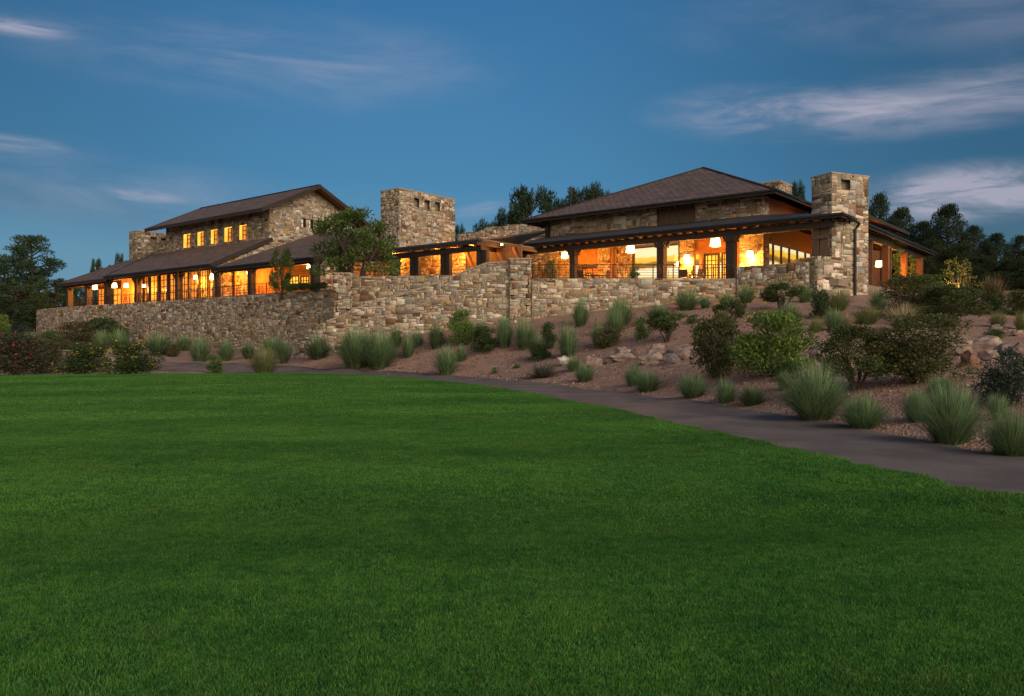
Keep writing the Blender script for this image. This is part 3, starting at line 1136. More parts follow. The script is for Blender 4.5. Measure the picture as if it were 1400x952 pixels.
# second roof, lower, in front of the gable
r4 = roof(wing, [Wp(-50.1, -10.2, 8.52), Wp(-35.9, -10.2, 8.52), Wp(-35.9, .9, 12.75), Wp(-50.1, .9, 12.75)], trim=(0, 1), trim_h=.34)
roof(wing, [Wp(-35.9, 6, 10.8), Wp(-50.1, 6, 10.8), Wp(-50.1, .9, 12.75), Wp(-35.9, .9, 12.75)], trim=(0, 3))
rafters(r4, -49.9, -36, -10.05, -5.2, 8.33, 10.2)
m = MB()
m.beam(Wp(-50.0, -10.32, 8.49), Wp(-35.9, -10.32, 8.49), .13, .12)
m.build('gutter', COPPER, r4)
rubble([[ab2(-36.6, -9.5), ab2(-36.6, 2.0)]], 5.6, 12.5, 'gable_wall', wing, top=lambda s: 8.55 + .381 * (s + .7) - .2, seed=15, back=.3, tone=1.1)
# stone base walls and back walls of the porches
m = MB()
m.abox(-75, -64.6, -6.0, -5.8, FZ, 9.9)
m.build('plaster_wall', PLASTER, wing)
m = MB()
m.abox(-49.9, -36.7, -6.0, -5.8, FZ, 10.0)
m.build('plaster_wall', PLASTER, wing)
rubble([[ab2(-67.2, -6.35), ab2(-64.6, -6.35)]], FZ, 9.7, 'stone_wall', wing, seed=16, back=.3)
m = MB()
m.abox(-64.4, -49.9, -8.0, -7.8, FZ, 9.6)
m.build('inner_wall', PLASTER, wing)
rubble([[ab2(-50.2, -9.75), ab2(-50.2, -6.1)]], FZ, 8.1, 'stone_wall', wing, seed=17, back=.3)


def glazed(parent, a0, a1, bp, z0, z1, nx, nz, glow=GLOW_WIN, name='french_window', bar=.065, fr=.11):
    """glazed panel facing the front: frame, glazing bars, glowing pane"""
    m = MB()
    m.abox(a0, a1, bp + .04, bp + .06, z0, z1)
    o = m.build(name, glow, parent)
    m = MB()
    for aa, w in [(a0, fr), (a1 - fr, fr)]:
        m.abox(aa, aa + w, bp - .04, bp + .036, z0, z1)
    m.abox(a0 + fr, a1 - fr, bp - .036, bp + .032, z0, z0 + .25)
    m.abox(a0 + fr, a1 - fr, bp - .036, bp + .032, z1 - fr, z1)
    for i in range(1, nx):
        x = a0 + (a1 - a0) * i / nx
        m.abox(x - bar / 2, x + bar / 2, bp - .02, bp + .03, z0 + .25, z1 - fr)
    for i in range(1, nz):
        z = z0 + (z1 - z0) * i / nz
        m.abox(a0 + fr, a1 - fr, bp - .016, bp + .026, z - bar / 2, z + bar / 2)
    m.build('frame', TIMBER, o)
    return o


for p0, p1, g, nx in ((189, 196, GLOW_WIN, 2), (197, 203, GLOW_DIM, 2), (205.5, 216, GLOW_WIN, 2), (219, 229, GLOW_WIN, 2), (232, 242.6, GLOW_WIN, 2),
                      (247, 257.6, GLOW_WIN, 2), (260.5, 271, GLOW_DIM, 2), (273.5, 284, GLOW_WIN, 3), (286, 297, GLOW_DIM, 2)):
    glazed(wing, onb(p0, 390, -9.0)[0], onb(p1, 390, -9.0)[0], -9.0, FZ, 8.75, nx, 5, g)
# doors and windows on the second porch
dr = glazed(wing, onb(326, 385, -6)[0], onb(337, 385, -6)[0], -6.08, FZ, 8.2, 2, 1, PLASTER, 'door')
glazed(wing, onb(318, 385, -6)[0], onb(323, 385, -6)[0], -6.08, 6.2, 8.1, 1, 2, GLOW_HOT, 'window')
glazed(wing, onb(396.5, 385, -6)[0], onb(410, 385, -6)[0], -6.08, 6.9, 7.85, 3, 2, GLOW_HOT, 'window')
glazed(wing, onb(412, 385, -6)[0], onb(424, 385, -6)[0], -6.08, 6.9, 7.75, 3, 2, GLOW_HOT, 'window')
glazed(wing, onb(440, 385, -6)[0], onb(455, 385, -6)[0], -6.08, FZ, 7.7, 4, 5, GLOW_HOT, 'french_window')
m = MB()
m.beam(Wp(onb(394, 385, -6)[0], -6.2, 8.05), Wp(onb(427, 385, -6)[0], -6.2, 8.05), .12, .24)
m.build('lintel', WARMWOOD, wing)
glazed(wing, onb(156, 390, -6)[0], onb(167, 390, -6)[0], -6.08, FZ, 8.2, 2, 4, GLOW_DIM, 'french_window')
glazed(wing, onb(135, 390, -6)[0], onb(144, 390, -6)[0], -6.08, FZ, 8.4, 2, 4, GLOW_DIM, 'french_window')
# posts
for p, w, bb in ((95, .55, -9.9), (121, .55, -9.9), (148, .5, -9.9), (188, .45, -9.8), (204, .22, -9.6), (217.5, .22, -9.6), (230.5, .22, -9.6), (244.5, .5, -9.8), (259, .22, -9.6),
                 (272, .22, -9.6), (298, .35, -9.8), (344, .48, -9.8), (431, .55, -9.8)):
    a = onb(p, 390, bb)[0]
    m = MB()
    m.abox(a - w / 2, a + w / 2, bb - w / 2, bb + w / 2, FZ, 8.6)
    m.abox(a - w / 2 - .05, a + w / 2 + .05, bb - w / 2 - .05, bb + w / 2 + .05, FZ, FZ + .25)
    if w > .3:
        m.beam((*Wp(a - 1.0, bb, 8.5)[:2], 8.42), (*Wp(a - .1, bb, 7.5)[:2], 7.75), .14, .16)
        m.beam((*Wp(a + 1.0, bb, 8.5)[:2], 8.42), (*Wp(a + .1, bb, 7.5)[:2], 7.75), .14, .16)
    m.build('post', TIMBER, wing)
m = MB()
m.beam(Wp(-80.0, -9.9, 8.35), Wp(-69, -9.9, 8.35), .3, .32)
m.beam(Wp(-69, -9.8, 8.62), Wp(-49.9, -9.8, 8.62), .3, .28)
m.beam(Wp(-49.8, -9.8, 8.28), Wp(-36, -9.8, 8.28), .3, .34)
m.build('header_beam', TIMBER, wing)
m = MB()
a = onb(300, 380, -10.1)[0]
m.tube([Wp(a - .9, -10.5, 8.75), Wp(a - .1, -10.2, 8.35), Wp(a, -10.1, 8.1), Wp(a, -10.1, FZ)], .06)
m.build('downspout', COPPER, wing)
m = MB()
m.abox(-82, -30.6, -11.75, -3.5, FZ - .35, FZ)
m.build('terrace_floor', PAVING, wing)

# chimneys of the left wing


def chimney(name, label, corner, d1, l1, d2, l2, z0, z1, holes2=(), seed=0, tone=1.0, parent=None, cell=.125, holes1=()):
    """corner nearest the camera; d1 runs left-away, d2 right-away. Four stone faces, coping and flue."""
    c = np.array(corner)
    d1, d2 = np.array(d1), np.array(d2)
    A, B, Cc, D = c + d1 * l1, c, c + d2 * l2, c + d1 * l1 + d2 * l2
    zb = (c[0], c[1], z0)
    if parent is None:
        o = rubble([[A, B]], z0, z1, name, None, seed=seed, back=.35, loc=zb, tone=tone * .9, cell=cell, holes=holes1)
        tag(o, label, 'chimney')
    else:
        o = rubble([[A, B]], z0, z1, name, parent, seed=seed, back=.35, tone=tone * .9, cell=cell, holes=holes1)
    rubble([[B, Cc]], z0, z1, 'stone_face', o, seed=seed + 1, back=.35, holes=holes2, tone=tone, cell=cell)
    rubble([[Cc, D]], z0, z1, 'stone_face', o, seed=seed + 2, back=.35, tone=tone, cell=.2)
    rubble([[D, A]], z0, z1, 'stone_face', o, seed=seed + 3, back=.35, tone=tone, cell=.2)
    m = MB()
    i = .36
    q = [A - d1 * i + d2 * i, B + d1 * i + d2 * i, Cc - d2 * i + d1 * i, D - d1 * i - d2 * i]
    m.prism([(p[0], p[1], z0) for p in q], (0, 0, z1 - z0 - .12))
    m.build('flue', DARKIN, o)
    m = MB()
    e = .05
    oo = [A + d1 * e - d2 * e, B - d1 * e - d2 * e, Cc + d2 * e - d1 * e, D + d1 * e + d2 * e]
    m.prism([(p[0], p[1], z1 - .02) for p in oo], (0, 0, .1))
    m.build('coping', MORTARCAP, o)
    return o


NU, PV = -U, V
c1 = ab2(-33.4, -3.67)
hz = (13.35, 14.1)
LH = []
for p0, p1 in ((565.6, 573.6), (580, 588), (594, 602)):
    b0, b1 = ona(p0, 270, -33.4)[0], ona(p1, 270, -33.4)[0]
    LH.append((b0 + 3.67, b1 + 3.67, 13.2, 13.95))
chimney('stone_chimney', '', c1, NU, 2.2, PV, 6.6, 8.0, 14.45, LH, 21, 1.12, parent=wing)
cc = ab2(-75.2, -1.5)
k = at(188, 316, 92)[:2]
hb = []
for p0, p1 in ((206, 214), (220.5, 227)):
    # distances along the right-hand face from its corner
    aa = float((k - C0) @ U)
    b0 = float((k - C0) @ V)
    hb.append((ona(p0, 330, aa)[0] - b0, ona(p1, 330, aa)[0] - b0, 13.35, 14.25))
chimney('stone_chimney', '', k, NU, 1.9, PV, 6.5, 8.0, 14.75, hb, 31, .95, parent=wing)

# ================================================================== LOGGIA between the wings
log = empty('loggia', Wp(-29, -5, FZ), 'low covered walkway with a flat roof and dark posts linking both wings', 'building')
m = MB()
m.prism([Wp(-35.6, -6.4, 9.14), Wp(-22.5, -6.4, 9.14), Wp(-22.5, 1.5, 9.14), Wp(-35.6, 1.5, 9.14)], (0, 0, .1))
rfo = m.build('roof', FLATROOF, log)
m = MB()
m.beam(Wp(-35.6, -6.36, 9.0), Wp(-22.5, -6.36, 9.0), .1, .26)
m.beam(Wp(-22.52, -6.3, 9.0), Wp(-22.52, 1.5, 9.0), .1, .26)
m.build('fascia', TIMBER, rfo)
m = MB()
m.abox(-35.5, -22.6, -6.25, -3.75, 9.02, 9.08)
m.build('soffit', BOARD, rfo)
# hipped connection up to the pavilion wall
m = MB()
m.prism([Wp(-22.5, -6.1, 9.24), Wp(-24.6, 4.55, 11.22), Wp(-24.9, 0.2, 9.55)][::1], (0, 0, -.12))
m.build('roof', FLATROOF, log)
m = MB()
q0, q1 = Wp(-22.45, -6.3, 9.22), Wp(-24.75, -.1, 9.42)
m.prism([q0, q1, (q1[0], q1[1], 8.75), (q0[0], q0[1], 8.45)], (.1, .1, 0))
m.build('fascia', TIMBER, log)
m = MB()
m.beam(Wp(-35.6, -6.0, 8.62), Wp(-22.6, -6.0, 8.62), .3, .36)
m.build('header_beam', TIMBER, log)
m = MB()
for p in (568, 589, 610, 636, 660):
    a = onb(p, 350, -6.0)[0]
    m.beam(Wp(a - .0, -6.7, 8.86), Wp(a, -4.0, 8.86), .16, .2)
m.build('joists', TIMBER, log)
for p in (540, 568, 610, 660):
    a = onb(p, 350, -5.95)[0]
    m = MB()
    for da in (-.28, .28):
        m.abox(a + da - .17, a + da + .17, -6.1, -5.78, FZ, 8.45)
    m.abox(a - .12, a + .12, -6.0, -5.88, FZ, 8.45)
    m.build('post', TIMBER, log)
rubble([[ab2(-36.2, -3.72), ab2(-26.2, -3.72)]], FZ, 9.0, 'stone_wall', log, seed=41, back=.0, tone=1.1)
m = MB()
m.abox(-26.2, -21.0, -3.6, -3.45, FZ, 9.0)
m.build('board_wall', BROWNWOOD, log)
m = MB()
for a in (-26.1, -24.6, -23.1, -21.6):
    m.beam(Wp(a, -3.75, 8.8), Wp(a + 1.4, -3.75, FZ + .4), .14, .16)
m.build('brace', WARMWOOD, log)
# low stone parapet behind
pp = [at(625, 319, 74)[:2], at(663, 313, 73)[:2], at(718, 306, 72)[:2], at(752, 310, 71)[:2]]


def par_top(s):
    return float(np.interp(s, [0, 2.6, 2.7, 6.4, 9], [11.9, 12.1, 12.3, 12.55, 12.1]))


rubble([pp], 8.5, 13.0, 'parapet', log, top=par_top, seed=42, back=.4, tone=.9)

# ================================================================== RIGHT PAVILION
pav = empty('lodge_pavilion', Wp(-14, 6, 5.7), 'right pavilion of the stone lodge with a big hipped roof over a wrap-around porch', 'building')
TZ = 5.7
E2 = 9.5
# porch roofs
p1_ = roof(pav, [Wp(-24.9, 0, E2), Wp(0, 0, E2), Wp(-6.6, 4.6, 10.68), Wp(-24.5, 4.6, 10.68)], trim=(0, 3), trim_h=.26, mat=FLATROOF)
p2_ = roof(pav, [Wp(0, 0, E2), Wp(0, 24.7, E2 - .1), Wp(-6.6, 24.7, 10.62), Wp(-6.6, 4.6, 10.68)], trim=(0, 1), trim_h=.26, mat=ROOF)
rafters(p1_, -24.8, -.3, .12, 4.4, E2 - .28, E2 + .88, .75, .2, .12)
m = MB()
for b in np.arange(.6, 24.4, .75):
    k_ = min(1.0, b / 4.9)
    m.beam(Wp(-.12, b, E2 - .28), Wp(-.12 - 6.28 * k_, b, E2 - .28 + 1.1 * k_), .12, .2)
m.build('rafters', TIMBER, p2_)
m = MB()
m.beam(Wp(-24.9, -.1, E2 - .03), Wp(.1, -.1, E2 - .03), .13, .12)
m.beam(Wp(.1, -.1, E2 - .03), Wp(.1, 24.8, E2 - .12), .13, .12)
m.build('gutter', COPPER, p1_)
# porch beam
m = MB()
m.beam(Wp(-24.9, .6, 9.02), Wp(-.6, .6, 9.02), .32, .42)
m.beam(Wp(-.7, 2.5, 9.0), Wp(-.7, 24.4, 9.0), .3, .40)
m.build('header_beam', TIMBER, pav)
for p, w in ((712, .45), (784.5, .45), (905, .5), (1000, .55)):
    a = onb(p, 345, .6)[0]
    m = MB()
    m.abox(a - w / 2, a + w / 2, .6 - w / 2, .6 + w / 2, TZ, 8.8)
    m.abox(a - w / 2 - .1, a + w / 2 + .1, .6 - w / 2 - .1, .6 + w / 2 + .1, 8.45, 8.62)
    m.beam(Wp(a - .55, .6, 8.8), Wp(a - .1, .6, 8.3), .14, .16)
    m.beam(Wp(a + .55, .6, 8.8), Wp(a + .1, .6, 8.3), .14, .16)
    m.build('post', TIMBER, pav)
# timber pier by the chimney
m = MB()
a = onb(1121, 330, .9)[0]
m.abox(a - .45, a - .02, .75, 1.5, TZ, 9.0)
m.abox(a + .02, a + .45, .8, 1.5, TZ, 9.0)
m.abox(a - .5, a + .5, .7, 1.55, 8.2, 8.4)
m.build('post', BROWNWOOD, pav)
# right side porch posts
for p, w in ((1191, .18), (1211, .42), (1217.5, .14), (1236, .42), (1257, .45)):
    b, _ = ona(p, 370, -.7)
    m = MB()
    m.abox(-.7 - w / 2, -.7 + w / 2, b - w / 2, b + w / 2, 4.6, 8.85)
    m.build('post', BROWNWOOD if w < .2 else WARMWOOD, pav)
b_s0, b_s1 = ona(1187, 380, -.4)[0], ona(1216, 380, -.4)[0]
rubble([[ab2(-.4, b_s0 - 1), ab2(-.4, b_s1)]], 3.6, 5.75, 'stone_base', pav, seed=50, back=.4)
# upper walls
rubble([[ab2(-24.5, 4.6), ab2(-6.6, 4.6)]], 10.3, 12.05, 'stone_wall', pav, seed=51, back=.3, tone=.95, big=(5, 4), cell=.16,
       holes=[(9.9, 13.0, 10.2, 12.1)])
m = MB()
m.abox(-14.55, -11.5, 4.66, 4.74, 10.4, 12.04)
m.build('timber_panel', BROWNWOOD, pav)
rubble([[ab2(-6.6, 4.6), ab2(-6.6, 5.8)]], 10.3, 12.05, 'stone_wall', pav, seed=52, back=.3, tone=1.1)
m = MB()
m.abox(-6.8, -6.62, 5.8, 24, 9.6, 12.04)
m.build('timber_wall', WARMWOOD, pav)
m = MB()
m.beam(Wp(-24.55, 4.45, 10.3), Wp(-24.55, 4.45, 12.0), .3, .3)
m.build('corner_post', TIMBER, pav)
# big hipped roof
A_, B_, Cq, D_ = Wp(-26.1, 3, 11.98), Wp(-5.1, 3, 11.98), Wp(-5.1, 24.5, 11.98), Wp(-26.1, 24.5, 11.98)
ap = Wp(-15.1, 13.4, 16.55)
h1 = roof(pav, [A_, B_, ap], trim=(0,), trim_h=.30)
roof(pav, [B_, Cq, ap], trim=(0,), trim_h=.30)
roof(pav, [Cq, D_, ap], trim=(0,), trim_h=.30)
roof(pav, [D_, A_, ap], trim=(0,), trim_h=.30)
m = MB()
for q in (A_, B_, Cq):
    m.beam((q[0], q[1], q[2] + .03), (ap[0], ap[1], ap[2] + .03), .22, .07)
m.build('ridge_cap', ROOF, h1)
m = MB()
m.beam(Wp(-26.1, 2.9, 11.93), Wp(-5.0, 2.9, 11.93), .13, .12)
m.beam(Wp(-5.0, 2.9, 11.93), Wp(-5.0, 24.5, 11.93), .13, .12)
m.build('gutter', COPPER, h1)
m = MB()
for a in np.arange(-25.6, -5.3, 1.2):
    m.beam(Wp(a, 3.12, 11.68), Wp(a, 4.55, 12.25), .12, .18)
m.build('rafters', TIMBER, h1)
# smaller hall roof behind, seen past the chimney
h2 = roof(pav, [Wp(-4.6, 22.0, 12.75), Wp(-4.6, 36.5, 12.75), Wp(-12, 30, 15.3), Wp(-12, 26, 15.3)], trim=(0, 1), trim_h=.28)
roof(pav, [Wp(-19.4, 36.5, 12.75), Wp(-19.4, 22.0, 12.75), Wp(-12, 26, 15.3), Wp(-12, 30, 15.3)], trim=(0,))
m = MB()
m.abox(-18, -6.6, 25, 35, 5.5, 12.6)
m.build('timber_wall', WARMWOOD, pav)
for b in (24, 30, 35.6):
    m = MB()
    m.abox(-5.6, -5.3, b, b + .3, 5.5, 12.5)
    m.build('post', TIMBER, pav)

# ground-floor walls behind the porch


def wall_a(p0, p1, mat, z0=TZ, z1=10.3, name='wall', b=4.6, th=.25, seed=0):
    a0, a1 = onb(p0, 350, b)[0], onb(p1, 350, b)[0]
    if mat is STONE:
        return rubble([[ab2(a0, b), ab2(a1, b)]], z0, z1, 'stone_wall', pav, seed=seed, back=th, tone=1.0, cell=.15)
    m = MB()
    m.abox(a0, a1, b + .03, b + th, z0, z1)
    return m.build(name, mat, pav)


wall_a(700, 779, STONE, seed=60)
wall_a(779, 790, DARKIN, name='doorway')
wall_a(790, 817, PLASTER, name='plaster_wall')
wall_a(817, 834, STONE, seed=61, b=4.3)
for q0, q1, z1_ in ((789, 795, 7.6), (801, 808.5, 7.5)):
    glazed(pav, onb(q0, 350, 4.5)[0], onb(q1, 350, 4.5)[0], 4.5, 6.4, z1_, 2, 2, GLOW_HOT, 'window', bar=.05, fr=.08)
m = MB()
m.beam(Wp(onb(788, 350, 4.45)[0], 4.45, 8.0), Wp(onb(817, 350, 4.45)[0], 4.45, 8.0), .14, .28)
m.build('lintel', TIMBER, pav)
wall_a(834, 838.5, WARMWOOD, name='timber_post', b=4.3)
wall_a(838.5, 866, STONE, seed=62)
wall_a(929, 949, STONE, seed=63, b=4.4)
wall_a(949, 997, PLASTER, z0=8.35, name='plaster_wall')
wall_a(997, 1012, PLASTER, name='plaster_wall')
wall_a(1011, 1044, STONE, seed=64, b=4.4)
wall_a(866, 929, WARMWOOD, z0=9.35, z1=9.75, name='lintel', b=4.4)
wall_a(866, 929, PLASTER, z0=9.75, name='plaster_wall')
rubble([[ab2(-6.45, 4.4), ab2(-6.45, 5.5)]], TZ, 10.3, 'stone_wall', pav, seed=65, back=.25)
# lounge glazing: clear panes between dark mullions, behind them a glowing panel painted with their sunset reflection
a0, a1 = onb(866, 350, 4.6)[0], onb(929, 350, 4.6)[0]
m = MB()
m.abox(a0, a1, 4.62, 4.635, TZ, 9.35)
gz = m.build('lounge_window', GLASS, pav)
m = MB()
for q in (0, .54, .66, 1):
    x = a0 + (a1 - a0) * q
    m.abox(x - .06, x + .06, 4.52, 4.61, TZ, 9.35)
m.abox(a0, a1, 4.53, 4.6, TZ, TZ + .12)
m.build('frame', TIMBER, gz)
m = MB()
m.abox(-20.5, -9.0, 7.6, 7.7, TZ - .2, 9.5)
m.build('painted_sunset', PAINTED_SUNSET, pav)
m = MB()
m.abox(-7.5, -7.4, 5.2, 22, TZ - .2, 9.3)  # side panel: the same sunset reflection painted as glow
m.build('painted_sunset', PAINTED_SUNSET, pav)
m = MB()
m.abox(-24, -6.8, 4.9, 23, 9.6, 9.66)
m.build('ceiling', BOARD, pav)
m = MB()
m.abox(-24, -.2, .2, 30, TZ - .4, TZ)
m.build('terrace_floor', PAVING, pav)
# french doors
glazed(pav, onb(962, 350, 4.5)[0], onb(984, 350, 4.5)[0], 4.5, TZ, 8.3, 4, 5, GLOW_HOT, 'french_doors', bar=.06, fr=.16)
glazed(pav, onb(986.5, 350, 4.5)[0], onb(994.5, 350, 4.5)[0], 4.5, TZ, 8.3, 2, 5, GLOW_HOT, 'side_light', bar=.05, fr=.12)
m = MB()
m.beam(Wp(onb(948, 350, 4.4)[0], 4.4, 8.42), Wp(onb(998, 350, 4.4)[0], 4.4, 8.42), .16, .26)
for p in (958.5, 996.5):
    a = onb(p, 350, 4.4)[0]
    m.abox(a - .12, a + .12, 4.32, 4.48, TZ, 8.3)
m.build('door_frame', WARMWOOD, pav)
# side glazing running away from us
b0, b1 = ona(1050, 350, -6.6)[0], ona(1108, 350, -6.6)[0]
m = MB()
m.abox(-6.66, -6.645, 5.5, 16.5, TZ, 8.82)
gs = m.build('lounge_window', GLASS, pav)
m = MB()
for p in (1047, 1056, 1067, 1078, 1089, 1100, 1108):
    b = ona(p, 350, -6.6)[0]
    m.abox(-6.6, -6.5, b - .09, b + .09, TZ, 8.82)
m.build('frame', TIMBER, gs)
m = MB()
m.beam(Wp(-6.5, 5.5, 9.02), Wp(-6.5, 17, 9.02), .2, .4)
m.build('header_beam', WARMWOOD, pav)
m = MB()
m.abox(-6.62, -6.5, 16.5, 24, TZ, 9.6)
m.build('plaster_wall', PLASTER, pav)
m = MB()
m.abox(-6.7, -6.6, 5.5, 24, 9.22, 10.5)
m.build('timber_wall', WARMWOOD, pav)

# chimneys of the pavilion
w2 = np.array([.9205, .3908])
n2 = np.array([-.3908, .9205])
chc = np.array([19.2, 49.2])
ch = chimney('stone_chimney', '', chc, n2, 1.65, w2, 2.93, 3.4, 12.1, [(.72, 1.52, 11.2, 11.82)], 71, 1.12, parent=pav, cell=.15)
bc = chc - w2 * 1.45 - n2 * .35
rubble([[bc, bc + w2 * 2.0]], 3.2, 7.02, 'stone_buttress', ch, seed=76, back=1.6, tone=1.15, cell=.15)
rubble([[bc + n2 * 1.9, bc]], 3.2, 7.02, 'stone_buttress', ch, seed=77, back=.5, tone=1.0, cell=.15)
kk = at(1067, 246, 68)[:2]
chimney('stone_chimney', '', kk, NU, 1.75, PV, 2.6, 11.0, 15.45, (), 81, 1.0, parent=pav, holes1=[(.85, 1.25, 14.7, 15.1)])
m = MB()
ds = chc + w2 * 1.75 - n2 * .12
m.tube([Wp(.08, .9, 9.45), (ds[0] + .25, ds[1], 9.15), (ds[0], ds[1], 8.8), (ds[0], ds[1], 3.9)], .085, 8)
m.build('downspout', COPPER, pav)
fl = at(780, 277, 72)
m = MB()
m.tube([(fl[0], fl[1], 13.0), (fl[0], fl[1], 15.2)], .07)
m.tube([(fl[0], fl[1], 15.2), (fl[0], fl[1], 15.75)], .13)
m.build('flue_pipe', COPPER, pav)

# ================================================================== TERRACE WALLS
def gb(path):
    p = np.array(path, float)
    seg = np.concatenate([[0], np.cumsum(np.linalg.norm(np.diff(p, axis=0), axis=1))])
    zs = []
    ss = np.linspace(0, seg[-1], 60)
    for s_ in ss:
        zs.append(float(terr(np.interp(s_, seg, p[:, 0]), np.interp(s_, seg, p[:, 1]))) - .45)
    return lambda s_: float(np.interp(s_, ss, zs))


pa = [at(58, 420, 98)[:2], at(50, 420, 94)[:2], at(50, 420, 90.5)[:2], at(58, 420, 87.8)[:2], at(75, 420, 85)[:2], at(100, 420, 82.4)[:2], at(130, 420, 80.0)[:2], at(160, 420, 77.9)[:2]] + [ab2(onb(q, 420, -12.1)[0], -12.1) for q in (189, 275, 360, 463)]
o = rubble([pa], 0.2, 5.78, 'terrace_wall', None, bot=gb(pa), seed=101, cell=.12, back=.5, loc=(*pa[8], 1), tone=.92)
tag(o, 'long low rubble wall curving away to the left below the lit porches', 'wall')
pb = [(-10.5, 53.25), (-.6, 51.75)]
o = rubble([pb], 1.0, 6.25, 'terrace_wall', None, bot=lambda s_: 3.2, seed=102, back=.5, loc=(-6, 52.6, 2.6), tone=.92)
tag(o, 'level-topped rubble wall set just behind the sweeping wall', 'wall')
pf = [(-14.9, 55.3), (-13.6, 53.8), (-11.9, 52.55), (-.1, 51.05)]
zt = [1.7, 2.3, 3.0, 3.75, 4.2, 4.9, 5.5, 6.25, 6.6, 6.92, 7.0]
stp = [0, 2.0, 3.2, 5.4, 6.2, 8.7, 10.7, 12.7, 13.6, 14.5, 16.0]
ftop = lambda s_: float(np.interp(s_, stp, zt))
o = rubble([pf], .6, 7.1, 'terrace_wall', None, top=ftop, bot=gb(pf), seed=103, back=.5, loc=(-6, 51.9, 2.0), tone=1.05)
tag(o, 'rubble wall whose sloping top sweeps up to the tall pier', 'wall')
# coping stones on the sweep
m = MB()
pfa, pfb = np.array(pf[2]), np.array(pf[3])
pd = (pfb - pfa) / np.linalg.norm(pfb - pfa)
nn = np.array((pd[1], -pd[0]))
r_ = np.random.RandomState(3)
s_ = 0.0
while s_ < 11.5:
    L_ = r_.uniform(.28, .6)
    e_ = min(s_ + L_, 11.85)
    c0_, c1_ = pfa + pd * (s_ + .01), pfa + pd * (e_ - .01)
    z0_, z1_ = ftop(s_ + 4.09) - .05, ftop(e_ + 4.09) - .05
    q = [(*(c0_ + nn * .05), z0_), (*(c1_ + nn * .05), z1_), (*(c1_ - nn * .5), z1_), (*(c0_ - nn * .5), z0_)]
    m.prism(q, (0, 0, r_.uniform(.09, .13)))
    s_ = e_
m.build('coping', MORTARCAP, o)
pc = [(1.25, 51.9), (14.4, 51.9)]
o = rubble([pc], 1.6, 6.0, 'terrace_wall', None, bot=gb(pc), seed=104, back=.5, loc=(8, 51.9, 3.5), tone=1.08)
tag(o, 'flat-topped rubble wall under the railing of the right porch', 'wall')
pdw = [(14.2, 51.75), (17.62, 48.62)]
o = rubble([pdw], 3.0, 6.72, 'terrace_wall', None, bot=gb(pdw), seed=105, back=.5, loc=(16, 50, 4.2), tone=1.05)
tag(o, 'short taller rubble wall between the railing and the right chimney', 'wall')


def pier(label, x0, x1, y0, y1, z0, z1, seed, tone=1.05):
    F_ = [[(x0, y0), (x1, y0)]]
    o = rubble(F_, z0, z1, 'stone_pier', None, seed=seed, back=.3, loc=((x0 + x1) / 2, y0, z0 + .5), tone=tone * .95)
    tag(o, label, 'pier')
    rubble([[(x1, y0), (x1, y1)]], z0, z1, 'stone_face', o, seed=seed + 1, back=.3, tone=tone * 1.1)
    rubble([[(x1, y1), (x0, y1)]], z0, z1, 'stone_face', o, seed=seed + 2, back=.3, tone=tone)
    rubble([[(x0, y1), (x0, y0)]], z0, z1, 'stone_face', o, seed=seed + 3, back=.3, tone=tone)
    m = MB()
    e = .04
    m.prism([(x0 - e, y0 - e, z1 - .02), (x1 + e, y0 - e, z1 - .02), (x1 + e, y1 + e, z1 - .02), (x0 - e, y1 + e, z1 - .02)], (0, 0, .08))
    m.build('coping', MORTARCAP, o)


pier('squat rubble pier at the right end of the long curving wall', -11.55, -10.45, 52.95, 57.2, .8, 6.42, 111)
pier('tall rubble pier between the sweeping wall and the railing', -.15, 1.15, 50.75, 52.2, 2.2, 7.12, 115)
# paved ground of the right terrace
m = MB()
tp = [(-10.6, 53.8), (-.8, 52.4), (14.1, 52.4), (17.5, 49.3), ab2(-.4, .8), ab2(-24, .19), ab2(-30.6, -3.4), ab2(-30.6, -11.6)]
m.prism([(x, y, TZ - .42) for x, y in tp], (0, 0, .4))
tag(m.build('terrace', PAVING), kind='structure')

# low garden wall at the far left with a flat cap
gwp = [at(52, 480, 47.5)[:2], at(100, 480, 46.8)[:2], at(140, 480, 46.6)[:2], at(180, 480, 47.2)[:2]]
o = rubble([gwp], .1, 1.42, 'garden_wall', None, bot=gb(gwp), seed=120, back=.5, loc=(*gwp[1], .5), tone=.55, cell=.12, lumpy=.02)
tag(o, 'low dark garden wall behind the flowering shrubs', 'wall')
m = MB()
for q0, q1 in zip(gwp, gwp[1:]):
    q0, q1 = np.array(q0), np.array(q1)
    d = (q1 - q0) / np.linalg.norm(q1 - q0)
    n_ = np.array((d[1], -d[0]))
    m.prism([(*(q0 + n_ * .06), 1.42), (*(q1 + n_ * .06), 1.42), (*(q1 - n_ * .56), 1.42), (*(q0 - n_ * .56), 1.42)], (0, 0, .07))
m.build('cap', MORTARCAP, o)

